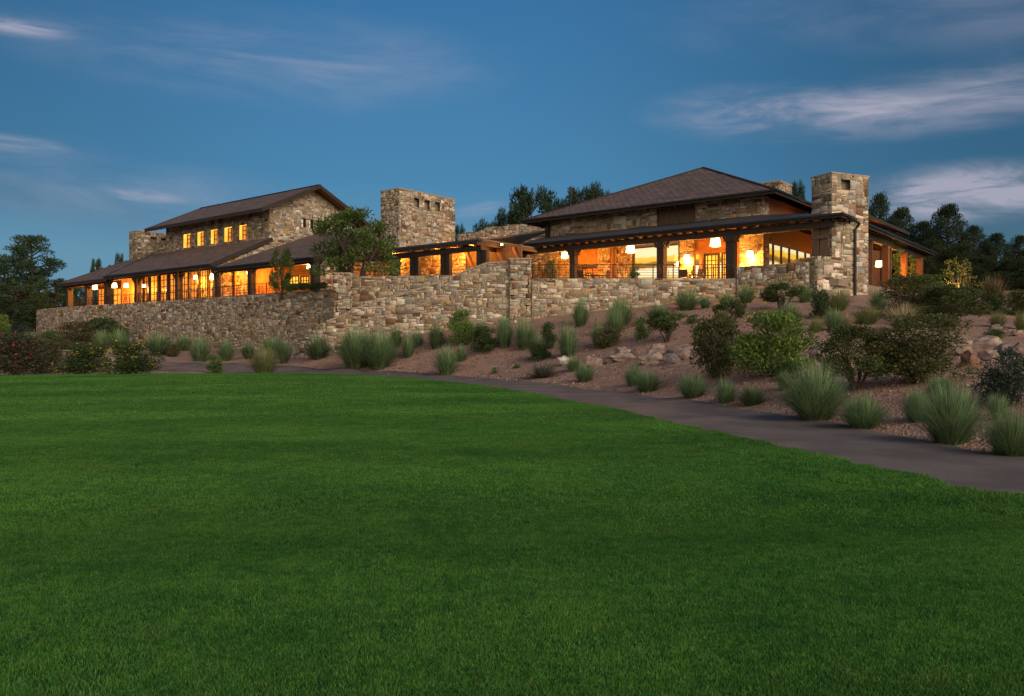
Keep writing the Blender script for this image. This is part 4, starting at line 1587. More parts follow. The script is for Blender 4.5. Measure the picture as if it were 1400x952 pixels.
# ================================================================== RAILINGS
def railing(label, path, z, h, every, name='railing'):
    p = np.array(path, float)
    o = empty(name, (*p[0], z), label, 'railing', 'iron railings on the terrace walls')
    seg = np.linalg.norm(p[1] - p[0])
    d = (p[1] - p[0]) / seg
    n = max(1, int(round(seg / every)))
    for i in range(n + 1):
        c = p[0] + d * seg * i / n
        m = MB()
        m.prism([(c[0] - .03, c[1] - .03, z), (c[0] + .03, c[1] - .03, z), (c[0] + .03, c[1] + .03, z), (c[0] - .03, c[1] + .03, z)], (0, 0, h))
        m.build('post', IRON, o)
    m = MB()
    for f, t in ((1.0, .05), (.80, .022), (.62, .022), (.44, .022), (.26, .022), (.08, .03)):
        m.beam((*p[0], z + h * f), (*p[1], z + h * f), t, t)
    m.build('rails', IRON, o)
    m = MB()
    for i in range(n):
        if i % 2: continue
        c = p[0] + d * seg * (i + .5) / n
        for s_, z0, z1 in ((-.32, .08, .62), (-.16, .26, .8), (0, .44, 1.0), (.16, .26, .8), (.32, .08, .62), (-.24, .62, 1.0), (.24, .62, 1.0), (0, .08, .26)):
            q = c + d * s_
            m.beam((*q, z + h * z0), (*q, z + h * z1), .028, .028)
    m.build('pattern_bars', IRON, o)


railing('black iron railing along the flat-topped wall of the right porch', [(1.3, 52.15), (14.1, 52.15)], 6.0, .9, 1.28)
railing('black iron railing along the window wall of the left wing', [ab2(-74.5, -11.2), ab2(-49, -11.2)], 5.6, 1.12, 1.7)
railing('black iron railing in front of the porch behind the sapling', [ab2(-48.2, -11.2), ab2(-37.5, -11.2)], 5.6, 1.12, 1.53)

# ================================================================== LANTERNS
def lantern(px, py, b, label, s=1.0, hang=.8, power=150, wall=False, a=None):
    if a is None:
        a_, z = onb(px, py, b)
    else:
        b, z = ona(px, py, a)
        a_ = a
    x, y, _ = Wp(a_, b, z)
    o = empty('wall_lantern' if wall else 'pendant_lantern', (x, y, z - .25 * s), label, 'lantern', 'lanterns lit under the porch roofs')
    m = MB()
    m.lathe((x, y, z), [(.29 * s, -.24 * s), (.22 * s, .20 * s)], 14)
    m.build('lamp_shade', SHADE, o)
    m = MB()
    m.lathe((x, y, z), [(.235 * s, .205 * s), (.06 * s, .26 * s), (.03 * s, .31 * s)], 10)
    m.build('cap', IRON, o)
    m = MB()
    m.lathe((x, y, z), [(.30 * s, -.265 * s), (.30 * s, -.243 * s)], 14)
    m.build('rim', IRON, o)
    m = MB()
    if wall:
        q = Wp(a_, b + .3, z)
        m.beam((x, y, z + .3 * s), (q[0], q[1], z + .3 * s), .03, .03)
    else:
        m.tube([(x, y, z + .30 * s), (x, y, z + .30 * s + hang)], .012, 5)
    m.build('bracket' if wall else 'rod', IRON, o)
    ld = bpy.data.lights.new('lantern_light', 'POINT')
    ld.energy = power * 7.0
    ld.color = (1.0, .35, .045)
    ld.shadow_soft_size = .2
    lo = bpy.data.objects.new('lantern_light', ld)
    COL.objects.link(lo)
    lo.parent = o
    lo.location = (0, 0, -.18)


lantern(129, 392, -8.4, 'wide lantern leftmost under the left wing, beside the second post', 1.2, .5, 190)
lantern(156, 390, -8.2, 'lantern just right of the third porch post at the far left', 1.1, .5, 150)
lantern(172.5, 390, -7.2, 'lantern against the glowing stone wall left of the window wall', .95, .5, 190)
lantern(197, 391, -9.9, 'tiny low lantern at the left end of the window wall', .62, .4, 60)
lantern(268, 379, -9.7, 'small lantern in front of the right half of the window wall', .8, .4, 110)
lantern(291.6, 378, -9.5, 'square bright lantern at the right end of the window wall', 1.1, .3, 150)
lantern(339.3, 372, -7.4, 'slim lantern left of the post at the middle porch', .6, .4, 110)
lantern(423.5, 364, -8.6, 'bright lantern left of the porch post behind the green tree', .85, .4, 170)
lantern(772, 349, 1.6, 'lantern by the left end of the right porch, left of its first post', 1.0, .6, 200)
lantern(862, 340.5, 1.0, 'bright lantern left of the middle porch post at the lounge window', 1.15, .6, 200)
lantern(978, 331, 1.2, 'large lantern above the french doors', 1.25, .5, 230)
lantern(939, 352, 4.05, 'wall lantern on the stone pier left of the french doors', .85, power=130, wall=True)
lantern(1025, 347, 4.05, 'wall lantern on the stone pier right of the french doors', .9, power=170, wall=True)
lantern(1202, 360.5, 0, 'lantern on the side porch right of the right chimney', 1.0, .6, 180, a=-2.2)
for px, py, lb in ((537, 357, 'tiny downlight nearest the tree in the loggia ceiling'), (593, 351.5, 'tiny downlight between the first two loggia posts'),
                   (624, 348.6, 'tiny downlight in the middle of the loggia ceiling'), (644, 346.5, 'tiny downlight left of the last loggia post'),
                   (686, 342, 'tiny downlight between the last loggia post and the tall pier')):
    a_, z = onb(px, py, -4.7)
    x, y, _ = Wp(a_, -4.7, z)
    m = MB()
    m.lathe((x, y, 8.98), [(.12, 0), (.12, .05)], 10)
    o = m.build('ceiling_downlight', IRON, None, loc=(x, y, 8.98))
    tag(o, lb, 'downlight', 'downlights in the loggia ceiling')
    m = MB()
    m.lathe((x, y, 8.9), [(.05, -.03), (.09, .0), (.09, .075)], 10)
    m.build('bulb', BULB, o)
    ld = bpy.data.lights.new('downlight_light', 'POINT')
    ld.energy = 90 if px == 686 else 300
    ld.color = (1.0, .35, .045)
    ld.shadow_soft_size = .08
    lo = bpy.data.objects.new('downlight_light', ld)
    COL.objects.link(lo)
    lo.parent = o
    lo.location = (0, 0, -.35)
# lamps inside the upper hall and the far rooms
for a_, b_, z_, e_ in ((-5.0, 27, 11.6, 120), (-5.5, 9.5, 10.9, 25)):
    ld = bpy.data.lights.new('eave_light', 'POINT')
    ld.energy = e_
    ld.color = (1, .35, .045)
    ld.shadow_soft_size = .15
    lo = bpy.data.objects.new('eave_light', ld)
    COL.objects.link(lo)
    lo.parent = pav
    lo.location = Vector(Wp(a_, b_, z_)) - Vector(pav.location)
for a_ in (-68, -58, -44):
    ld = bpy.data.lights.new('room_light', 'POINT')
    ld.energy = 120
    ld.color = (1, .35, .045)
    ld.shadow_soft_size = .2
    lo = bpy.data.objects.new('room_light', ld)
    COL.objects.link(lo)
    lo.parent = wing
    lo.location = Vector(Wp(a_, -8.6, 7.6)) - Vector(wing.location)

# ================================================================== PLANTS
def rnd_dirs(r, n):
    v = r.normal(size=(n, 3))
    return v / np.linalg.norm(v, axis=1)[:, None]


def leaves(r, clumps, n, size, cols, aspect=.5, shell=.55, up=.35, flat=1.0, jit=.18):
    """leaf-sized diamonds spread through the volume of many clumps -> verts, faces, face colours"""
    cl = np.array(clumps)          # x y z rx ry rz
    vol = (cl[:, 3] * cl[:, 4] * cl[:, 5]) ** .75
    ci = r.choice(len(cl), n, p=vol / vol.sum())
    d = rnd_dirs(r, n)
    rad = shell + (1 - shell) * r.uniform(0, 1, n) ** .6
    rad *= r.uniform(.8, 1.15, n)
    c = cl[ci, :3] + d * rad[:, None] * cl[ci, 3:]
    ax = d * .7 + rnd_dirs(r, n) * .8 + np.array([0, 0, up])
    ax /= np.linalg.norm(ax, axis=1)[:, None]
    sd = np.cross(ax, rnd_dirs(r, n))
    sd /= np.linalg.norm(sd, axis=1)[:, None] + 1e-9
    L = size * r.uniform(.6, 1.35, n)[:, None]
    Wd = L * aspect
    v = np.stack([c, c + ax * L * .5 + sd * Wd * .5, c + ax * L, c + ax * L * .5 - sd * Wd * .5], 1).reshape(-1, 3)
    f = np.arange(n * 4).reshape(n, 4)
    cols = np.array(cols)
    cb = cols[r.randint(0, len(cols), len(cl))]             # each clump leans to one tone
    lb = cols[r.randint(0, len(cols), n)]
    cc = (cb[ci] * .55 + lb * .45) * r.uniform(1 - jit * 1.6, 1 + jit * 1.6, (n, 1))
    return v, f, cc


def mk_mesh(name, v, f, cols, mat):
    o = np_mesh(name, v, f, mat, None, cols=cols)
    me = o.data
    bpy.data.objects.remove(o)
    return me


def mesh_of(mb, name, mat):
    o = mb.build(name, mat)
    me = o.data
    bpy.data.objects.remove(o)
    return me


def make_tuft(seed, n=520, cols=((.115, .175, .095), (.16, .215, .125), (.085, .14, .07), (.21, .24, .15)), spread=1.0, droop=.35, tip=None, w=.012, upright=.5):
    """clump of long fine blades, unit width and height"""
    r = np.random.RandomState(seed)
    a = r.uniform(0, 2 * np.pi, n)
    rb = .13 * np.sqrt(r.uniform(0, 1, n))
    bx, by = rb * np.cos(a + r.normal(0, .4, n)), rb * np.sin(a + r.normal(0, .4, n))
    lean = .50 * r.uniform(0, 1, n) ** .75 * spread + r.uniform(0, .05, n)
    lean = np.clip(lean, 0, .62)
    H = r.uniform(.55, 1.0, n) * np.sqrt(np.clip(1 - (lean / .60) ** 2, .10, 1))
    stray = r.rand(n) < .04
    H[stray] *= 1.12
    cs = (np.cos(a), np.sin(a))
    px_, py_ = -cs[1], cs[0]
    rows = []
    cols = np.array(cols)
    base = cols[r.randint(0, len(cols), n)] * r.uniform(.7, 1.25, (n, 1))
    ks = (0, .35, .7, 1.0)
    ww = (1.0, .85, .55, .08)
    for k, q in zip(ks, ww):
        out_ = lean * (k ** 1.25)
        z = H * (k - .35 * (lean / .5) * k * k) / (1 - .35 * (lean / .5) * .6)
        cx, cy = bx + cs[0] * out_, by + cs[1] * out_
        hw = w * q * r.uniform(.7, 1.2)
        rows.append(np.stack([np.stack([cx - px_ * hw, cy - py_ * hw, z], -1), np.stack([cx + px_ * hw, cy + py_ * hw, z], -1)], 1))
    v = np.stack(rows, 1)                 # n,4,2,3
    v = v.reshape(-1, 3)
    k0 = np.arange(n)[:, None] * 8
    f, c = [], []
    for j in range(3):
        f.append(k0 + np.array([[2 * j, 2 * j + 1, 2 * j + 3, 2 * j + 2]]))
        t = np.array(tip) if tip is not None else None
        c.append(base * (.8 + .28 * j) if t is None else base * (1 - .4 * j) + t * .4 * j)
    return mk_mesh('tuft', v, np.concatenate(f), np.concatenate(c), BLADE)


SILV = ((.115, .20, .082), (.155, .24, .115), (.08, .15, .058), (.21, .27, .145))
DARKT = ((.075, .125, .05), (.10, .155, .065), (.13, .17, .08))
YELT = ((.17, .22, .075), (.12, .19, .06), (.22, .24, .10))
TUFT = {
    's': [make_tuft(i, 640, SILV, w=.0075) for i in (1, 2, 3, 4)],
    'S': [make_tuft(i, 1700, SILV, w=.0048) for i in (5, 6, 7)],
    'd': [make_tuft(i, 560, DARKT, w=.009) for i in (8, 9)],
    'D': [make_tuft(i, 1700, DARKT + SILV[:2], w=.0048) for i in (10,)],
    'y': [make_tuft(i, 620, YELT, w=.0075, tip=(.26, .26, .12)) for i in (11, 12)],
    'b': [make_tuft(i, 420, ((.30, .25, .14), (.38, .32, .19), (.20, .20, .09)), w=.008, spread=.9, tip=(.42, .35, .22)) for i in (13,)],
    'p': [make_tuft(i, 520, ((.13, .13, .10), (.17, .15, .13), (.09, .12, .07)), w=.010, spread=1.5) for i in (14,)],
    'r': [make_tuft(i, 420, ((.12, .09, .045), (.16, .11, .055), (.10, .12, .05)), w=.010, spread=.8) for i in (15,)],
}
UID = [0]


def place_tuft(kind, x0, x1, yt, yb, label, yy=None, cat='grass clump', name='grass_clump', group='fine-leaved grass clumps on the slope'):
    UID[0] += 1
    r = random.Random(UID[0] * 7 + 3)
    cx = (x0 + x1) / 2
    if yy is None:
        X_, Y_, Z_ = ground_hit(cx, yb)
    else:
        X_, Y_ = at(cx, yb, yy)[:2]
        Z_ = float(terr(X_, Y_))
    w = (x1 - x0) / FP * Y_
    h = (yb - yt) / FP * Y_
    me = TUFT[kind][r.randrange(len(TUFT[kind]))]
    o = bpy.data.objects.new(name, me)
    COL.objects.link(o)
    o.location = (X_, Y_, Z_ - .03)
    o.scale = (w * 1.42, w * 1.42, h * 1.18)
    o.rotation_euler = (0, 0, r.uniform(0, 6.28))
    tag(o, label, cat, group)
    return o


def dome_clumps(r, n, cr=(.14, .22), h=1.0, hole=0.0, rx=.5, z0=.1, flatten=1.0):
    out_ = []
    for i in range(n):
        t = r.uniform(0, 2 * np.pi)
        ph = r.uniform(0.02, 1.0)
        zz = z0 + (1 - z0) * h * ph
        rr = rx * math.sqrt(max(.02, 1 - ((ph - .25) / .85) ** 2)) * r.uniform(.45, .95)
        c = r.uniform(*cr)
        if i % 5 == 0:
            c *= .55
            rr *= 1.15
            zz *= 1.12
        out_.append((rr * math.cos(t) * .85, rr * math.sin(t) * .85, min(zz, h - c * .6), c, c, c * .8 * flatten))
    return out_


def stems_mesh(r, n, top=.7, spread=.32, rad=.022, name='stems', base=.05):
    m = MB()
    for i in range(n):
        t = r.uniform(0, 2 * np.pi)
        q = r.uniform(.4, 1) * spread
        b = Vector((math.cos(t) * base * r.rand(), math.sin(t) * base * r.rand(), -.03))
        e = Vector((math.cos(t) * q, math.sin(t) * q, top * r.uniform(.7, 1)))
        mid = b.lerp(e, .45) + Vector((r.uniform(-.06, .06), r.uniform(-.06, .06), .04))
        m.tube([b, mid, e], [rad, rad * .7, rad * .3], 5)
        t2 = t + r.uniform(-1, 1)
        e2 = mid + Vector((math.cos(t2) * q * .5, math.sin(t2) * q * .5, top * .4))
        m.tube([mid, e2], [rad * .5, rad * .2], 4)
    return mesh_of(m, name, BARK)


def make_shrub(seed, ncl, nl, size, cols, cr=(.14, .22), z0=.1, flower=None, nstem=6, aspect=.5, up=.35, rx=.5, shell=.4, base=.05, stop=.7, srad=.02):
    r = np.random.RandomState(seed)
    cl = dome_clumps(r, ncl, cr, z0=z0, rx=rx)
    if z0 < .2:
        cl += [(0, 0, .38, .30, .30, .32), (.12, .05, .3, .28, .26, .28), (-.13, -.04, .3, .26, .28, .28)]
    v, f, c = leaves(r, cl, nl, size, cols, aspect, shell, up)
    v[:, 2] = np.maximum(v[:, 2], .0)
    parts = [('foliage', mk_mesh('foliage', v, f, c, LEAF)), ('stems', stems_mesh(r, nstem, stop, rx * .62, srad, base=base))]
    if flower:
        nf, fs, fc = flower
        sel = r.choice(len(v) // 4, nf, replace=False)
        ctr = v.reshape(-1, 4, 3)[sel, 2]
        dist = np.linalg.norm((ctr - np.array([0, 0, .35])) / np.array([.5, .5, .6]), axis=1)
        ctr = ctr[dist > np.percentile(dist, 45)]
        ctr = ctr * np.array([1.04, 1.04, 1.02])
        fv, ff, fcol = [], [], []
        fcs = np.array(fc)
        for i, p in enumerate(ctr):
            col = fcs[r.randint(len(fcs))] * r.uniform(.8, 1.2)
            for k in range(5):
                dd = rnd_dirs(r, 1)[0]
                s2 = np.cross(dd, rnd_dirs(r, 1)[0])
                s2 /= np.linalg.norm(s2) + 1e-9
                kk_ = len(fv)
                fv += [p, p + dd * fs * .6 + s2 * fs * .4, p + dd * fs, p + dd * fs * .6 - s2 * fs * .4]
                ff.append((kk_, kk_ + 1, kk_ + 2, kk_ + 3))
                fcol.append(col)
        parts.append(('blossoms', mk_mesh('blossoms', np.array(fv), np.array(ff), np.array(fcol), LEAF)))
    return parts


G_DARK = ((.030, .055, .020), (.045, .075, .028), (.06, .095, .03))
G_OLIVE = ((.055, .075, .025), (.085, .105, .035), (.12, .125, .045), (.05, .06, .022))
G_BRIGHT = ((.13, .21, .035), (.09, .16, .03), (.18, .26, .05))
G_MID = ((.055, .105, .03), (.08, .14, .035), (.11, .17, .045))
G_BROWN = ((.10, .095, .045), (.14, .115, .05), (.07, .085, .035))
G_BLUE = ((.035, .060, .045), (.055, .08, .06), (.03, .045, .03))
SHRUB = {
    'dark': make_shrub(201, 26, 5200, .06, G_DARK),
    'olive': make_shrub(202, 30, 6000, .055, G_OLIVE),
    'bright': make_shrub(203, 34, 7500, .05, G_BRIGHT + G_MID[1:], up=1.0),
    'mid': make_shrub(204, 30, 6500, .05, G_MID, up=.7),
    'brown': make_shrub(205, 22, 4200, .065, G_BROWN),
    'blue': make_shrub(206, 30, 6000, .05, G_BLUE),
    'open': make_shrub(207, 20, 3600, .06, G_OLIVE + G_MID[:2], cr=(.11, .17), z0=.42, nstem=7, rx=.52, stop=.75, srad=.028),
    'bigopen': make_shrub(208, 46, 15000, .032, G_OLIVE + G_MID[:1], cr=(.09, .15), z0=.26, nstem=12, rx=.52, stop=.75, srad=.022),
    'bigolive': make_shrub(209, 48, 15000, .032, G_OLIVE, cr=(.09, .15), z0=.14, nstem=10, rx=.52, srad=.02),
    'yellow': make_shrub(210, 34, 9000, .042, G_DARK + G_MID[:1], flower=(210, .026, ((.62, .44, .015), (.52, .40, .03)))),
    'pink': make_shrub(211, 34, 9000, .042, ((.06, .06, .03), (.085, .07, .04), (.05, .075, .03)), flower=(150, .030, ((.36, .03, .10), (.42, .06, .13), (.24, .04, .08)))),
    'coral': make_shrub(212, 34, 9000, .040, ((.05, .06, .03), (.075, .075, .04), (.05, .075, .03)), flower=(110, .028, ((.42, .09, .08), (.36, .05, .10)))),
    'small': make_shrub(213, 12, 1400, .10, G_MID, cr=(.16, .26)),
}


def place_parts(parts, name, loc, scl, rz, label, cat, group=None):
    o = empty(name, loc, label, cat, group)
    o.rotation_euler = (0, 0, rz)
    o.scale = scl
    for nm, me in parts:
        c = bpy.data.objects.new(nm, me)
        COL.objects.link(c)
        c.parent = o
        if nm == 'blossoms': c['kind'] = 'stuff'
    return o


def place_shrub(kind, x0, x1, yt, yb, label, yy=None, cat='shrub', name='shrub', group='shrubs on the slope and along the lawn'):
    UID[0] += 1
    r = random.Random(UID[0] * 11 + 1)
    cx = (x0 + x1) / 2
    if yy is None:
        X_, Y_, Z_ = ground_hit(cx, yb)
    else:
        X_, Y_ = at(cx, yb, yy)[:2]
        Z_ = float(terr(X_, Y_))
    w = (x1 - x0) / FP * Y_
    h = (yb - yt) / FP * Y_
    if yy is not None:
        h = EYE + (476 - yt) / FP * Y_ - Z_
    return place_parts(SHRUB[kind], name, (X_, Y_, Z_ - .03), (w * 1.1, w * 1.1, h * 1.06), r.uniform(0, 6.28), label, cat, group)


TUFTS = [
    ('s', 26, 62, 452, 480, 'grass clump at the foot of the curved wall, far left'),
    ('s', 126, 152, 450, 480, 'left one of two grass clumps behind the garden wall'),
    ('s', 148, 178, 448, 481, 'right one of two grass clumps behind the garden wall'),
    ('s', 198, 239, 452, 485, 'wide grey-green grass clump at the foot of the long wall'),
    ('s', 239, 264, 458, 480, 'low grass clump just behind the taller pale one'),
    ('s', 258, 288, 458, 495, 'upright pale grass clump on the far side of the path'),
    ('s', 297, 322, 462, 494, 'grass clump just left of the spiky yellowish clump, beyond the path'),
    ('d', 330, 350, 468, 491, 'small dark grass clump half hidden by the yellowish clump'),
    ('s', 355, 388, 456, 492, 'grass clump rising behind the spiky yellowish clump'),
    ('d', 378, 399, 462, 497, 'dark grass clump at the right edge behind the yellowish clump'),
    ('y', 338, 384, 472, 511.5, 'spiky yellowish grass clump alone at the lawn edge'),
    ('d', 416, 453, 458, 491, 'dark round grass clump below the squat pier'),
    ('S', 461, 512, 447, 504, 'left half of the biggest pair of grass clumps by the path'),
    ('S', 494, 543, 451, 505, 'right half of the biggest pair of grass clumps by the path'),
    ('d', 531, 552, 445, 475, 'narrow dark grass clump right behind the biggest pair'),
    ('s', 548, 568, 455, 489, 'slim grass clump right of the biggest pair'),
    ('s', 560, 580, 449, 475, 'grass clump touching the slim one, against the wall'),
    ('d', 584, 610, 438, 477, 'tall blue-green grass clump left of the lime shrub'),
    ('s', 593, 628, 472, 513, 'pale streaked grass clump at the path below the lime shrub'),
    ('s', 622, 640, 470, 494, 'small grass clump behind the pale streaked one'),
    ('s', 646, 668, 437, 462, 'faint grass clump between lime shrub and tall pier, against the wall'),
    ('s', 676, 704, 429, 476, 'tall grass clump at the foot of the tall pier'),
    ('s', 700, 735, 434, 478, 'broad grass clump right of the tall pier'),
    ('d', 722, 748, 452, 492, 'dark grass clump right below the broad one'),
    ('s', 781, 806, 404, 447, 'tall grass clump against the wall right of the pier'),
    ('s', 760, 792, 438, 489, 'long grass clump halfway up the slope'),
    ('p', 724, 762, 492, 516, 'low greyish spreading clump above the path'),
    ('s', 772, 796, 484, 508, 'upper clump beside the white boulder'),
    ('s', 784, 814, 494, 523, 'lower clump beside the white boulder, near the path'),
    ('s', 829, 868, 404, 446, 'tall grass clump high on the slope below the left railing end'),
    ('s', 826, 856, 420, 457, 'grass clump merged under the tall one high on the slope'),
    ('s', 807, 829, 440, 475, 'grass clump left of the brownish bush'),
    ('s', 887, 912, 387, 415, 'grass clump touching the wall under the middle porch post'),
    ('s', 881, 919, 413, 441, 'grass clump above the little crooked tree-like shrub'),
    ('s', 920, 958, 394, 425, 'broad grass clump by the wall below the french doors'),
    ('s', 955, 973, 402, 422, 'small grass clump right of the broad one by the wall'),
    ('s', 981, 1006, 399, 418, 'grass clump under the brown shrub by the wall'),
    ('s', 1006, 1035, 387, 414, 'grass clump at the foot of the short taller wall'),
    ('s', 852, 880, 496, 528, 'left clump of the pair under the boulders'),
    ('s', 864, 906, 504, 536, 'right clump of the pair under the boulders'),
    ('s', 925, 971, 508, 544, 'roundish clump at the path, first of a row of three'),
    ('s', 976, 1009, 515, 552, 'grass clump at the path, middle of a row of three'),
    ('d', 1009, 1047, 525, 555, 'dark low clump at the path, last of a row of three'),
    ('S', 1073, 1156, 494, 575, 'largest grass clump beside the path at the right'),
    ('s', 1062, 1084, 504, 534, 'small clump behind the largest one'),
    ('S', 1151, 1208, 538, 587, 'dense round grass clump by the path right of the largest one'),
    ('S', 1235, 1272, 532, 579, 'grass clump left of the widest pair at the right'),
    ('S', 1260, 1340, 520, 608, 'tall wide grass clump near the right end of the path'),
    ('S', 1267, 1304, 513, 548, 'clump half hidden behind the tall wide one'),
    ('s', 1350, 1380, 535, 576, 'slender clump under the dark blue-green bush'),
    ('D', 1347, 1420, 556, 625, 'dark grass clump cut by the right edge of the photo'),
    ('s', 1062, 1098, 410, 446, 'grass clump halfway up, above the large bright bush'),
    ('y', 1105, 1127, 432, 455, 'small yellow-green clump on the bare gravel'),
    ('s', 1126, 1153, 420, 452, 'grass clump right of the small yellow-green one'),
    ('b', 1150, 1168, 428, 449, 'tiny straw-coloured clump on the bare gravel'),
    ('s', 1089, 1112, 388, 414, 'grass clump at the left foot of the right chimney'),
    ('y', 1130, 1163, 393, 425, 'yellow-green clump at the foot of the downspout'),
    ('y', 1166, 1206, 416, 444, 'wide yellowish clump below the right chimney'),
    ('s', 1188, 1216, 394, 424, 'blue-green clump at the right foot of the right chimney'),
    ('b', 1214, 1254, 413, 453, 'spiky blond straw clump beside the big olive shrub'),
    ('y', 1352, 1376, 424, 448, 'pale clump on the bank above the right rocks'),
    ('y', 1386, 1408, 424, 452, 'pale clump at the right edge above the rocks'),
    ('r', 1338, 1376, 376, 420, 'tall reddish dry grass before the dark pines'),
    ('s', 703, 712, 494, 504, 'tiny grass sprig alone on bare gravel above the path'),
]
for t in TUFTS:
    place_tuft(*t)

SHRUBS = [
    ('bright', 611, 652, 429, 474, 'lime-green bush against the wall, left of the tall pier'),
    ('dark', 640, 681, 449, 481, 'dark low bush right of the lime-green one'),
    ('dark', 738, 760, 444, 478, 'dark bush between two grass clumps on the slope'),
    ('dark', 724, 752, 472, 493, 'flat dark bush on the slope above the greyish clump'),
    ('brown', 807, 847, 449, 476, 'brownish speckled bush high on the slope'),
    ('small', 866, 886, 436, 465, 'thin leafy sapling bush left of the crooked shrub'),
    ('open', 884, 940, 428, 468, 'small crooked tree-like shrub with bare stems on the slope'),
    ('small', 936, 956, 431, 442, 'tiny green sprig right of the crooked shrub'),
    ('open', 979, 1022, 411, 446, 'umbrella-shaped shrub on thin stems in mid slope'),
    ('brown', 973, 1008, 385, 407, 'brown shrub against the wall below the railing end'),
    ('olive', 946, 1010, 434, 517, 'tall olive bush left of the large bright bush'),
    ('bright', 1004, 1112, 434, 515, 'large bright green bush in the middle of the slope'),
    ('open', 1040, 1096, 390, 424, 'small shrub on thin stems by the short taller wall'),
    ('dark', 1108, 1136, 400, 436, 'dark bush in front of the right chimney'),
    ('bigopen', 1118, 1222, 452, 534, 'dark manzanita with forked trunk beside the rocks'),
    ('bigolive', 1186, 1320, 436, 524, 'largest olive bush, leaning over the right rocks'),
    ('bigolive', 1204, 1296, 382, 440, 'wide olive bush below the side porch'),
    ('bigopen', 1256, 1346, 396, 452, 'olive bush with dark stems above the right rocks'),
    ('bright', 1238, 1290, 378, 400, 'glowing green bush by the side porch posts'),
    ('blue', 1342, 1416, 484, 558, 'dark blue-green bush near the right edge'),
    ('mid', 1344, 1372, 451, 464, 'flat green cushion among the right rocks'),
    ('dark', 1336, 1378, 404, 431, 'dark bush on the bank before the pines'),
    ('olive', 1376, 1420, 400, 432, 'yellowish bush at the right edge before the pines'),
    ('dark', 1296, 1340, 396, 424, 'dark bush at the foot of the lit branches'),
    ('small', 283, 307, 487, 511, 'small leafy bush on the gravel strip by the lawn'),
    ('dark', 116, 160, 437, 470, 'dark green bush at the foot of the curved wall'),
    ('dark', 146, 178, 447, 472, 'lower dark bush beside it at the curved wall'),
    ('coral', 84, 130, 442, 476, 'red-flowered bush behind the garden wall'),
    ('mid', 54, 92, 454, 477, 'dull green bush behind the left end of the garden wall'),
    ('yellow', 76, 145, 473, 513, 'yellow-flowered bush at the lawn, left of its twin'),
    ('yellow', 147, 215, 470, 513, 'yellow-flowered bush at the right end of the flower bed'),
    ('pink', -22, 66, 460, 514, 'large reddish bush with pink flowers at the left edge'),
    ('pink', 76, 126, 469, 497, 'pink-flowered bush behind the left yellow-flowered bush'),
    ('coral', 30, 84, 467, 511, 'sparse coral-flowered bush between the pink and yellow ones'),
    ('bright', -12, 14, 433, 462, 'yellow-green bush at the left edge below the trees'),
    ('blue', 12, 42, 446, 466, 'blue-grey low plant at the far left'),
    ('dark', -10, 30, 462, 484, 'dark bush behind the pink-flowered bush at the left edge'),
    ('brown', 224, 246, 472, 488, 'brown twiggy bush below the long wall'),
    ('small', 672, 680, 503, 512, 'very small round green plant on the bare gravel'),
    ('dark', 1064, 1096, 496, 520, 'dark undergrowth under the large bright bush'),
]
for t in SHRUBS:
    place_shrub(*t)

# ------------------------------------------------------------------ trees
N_DARK = ((.016, .032, .014), (.024, .044, .018), (.034, .056, .022))
N_LEFT = ((.022, .045, .020), (.036, .064, .026), (.05, .085, .032))
N_LIT = ((.035, .07, .018), (.06, .105, .025), (.085, .13, .035))


def make_pine(seed, n, cols, shape='round', size=.042, nlimb=34, cr=(.085, .14), zlow=.22, gap=.0, flat=.62, vary=(.55, 1.1)):
    """unit height, crown about unit width: trunk and limbs, needle clumps at the limb ends"""
    r = np.random.RandomState(seed)
    m = MB()
    bend = r.uniform(-.03, .03, 2)
    m.tube([(0, 0, -.05), (bend[0], bend[1], .4), (bend[0] * .5, bend[1], .75), (0, 0, .96)], [.03, .022, .012, .003], 7)
    cl = []
    for i in range(nlimb):
        q = (i + r.uniform(0, .8)) / nlimb
        z = zlow + (1 - zlow) * q
        if shape == 'tall':
            R_ = .44 * (1 - q ** 2) ** .7 * (.6 + .4 * min(1, q * 4))
        elif shape == 'round':
            R_ = .46 * math.sqrt(max(.03, 1 - ((q - .32) / .72) ** 2))
        else:
            R_ = .48 * (1 - q) ** .75 + .05
        R_ *= r.uniform(*vary)
        t = i * 2.4 + r.uniform(-.5, .5)
        tip = (R_ * math.cos(t), R_ * math.sin(t), min(.97, z + .05 * r.uniform(-.3, 1)))
        m.tube([(0, 0, z - .06), tip], [.009, .003], 4)
        c = r.uniform(*cr)
        cl.append((*tip, c, c, c * flat))
        if R_ > .22 and r.rand() > gap:
            c *= .9
            t2 = t + r.uniform(-.5, .5)
            cl.append((tip[0] * .55 + .07 * math.cos(t2), tip[1] * .55 + .07 * math.sin(t2), tip[2] - .01 + r.uniform(-.03, .03), c, c, c * .6))
    cl.append((0, 0, .95, .06, .06, .06))
    v, f, c = leaves(r, cl, n, size, cols, .28, .2, .5, jit=.25)
    return [('crown', mk_mesh('crown', v, f, c, NEEDLE)), ('trunk', mesh_of(m, 'trunk', BARK))]


PINES = [make_pine(301, 17000, N_DARK, 'tall', nlimb=84, zlow=.06, cr=(.06, .11), size=.036), make_pine(302, 17000, N_DARK, 'tall', nlimb=96, zlow=.05, cr=(.05, .10), size=.036), make_pine(303, 16000, N_DARK, 'cone', nlimb=90, cr=(.05, .10), zlow=.05, size=.036),
         make_pine(304, 12000, N_DARK, 'round', nlimb=44, cr=(.06, .12), zlow=.2, gap=.3)]
LPINES = [make_pine(311, 12000, N_LEFT, 'cone', nlimb=58, cr=(.05, .10), zlow=.10, size=.034, flat=.32, vary=(.45, 1.25)), make_pine(312, 12000, N_LEFT, 'round', nlimb=54, cr=(.06, .10), zlow=.06)]


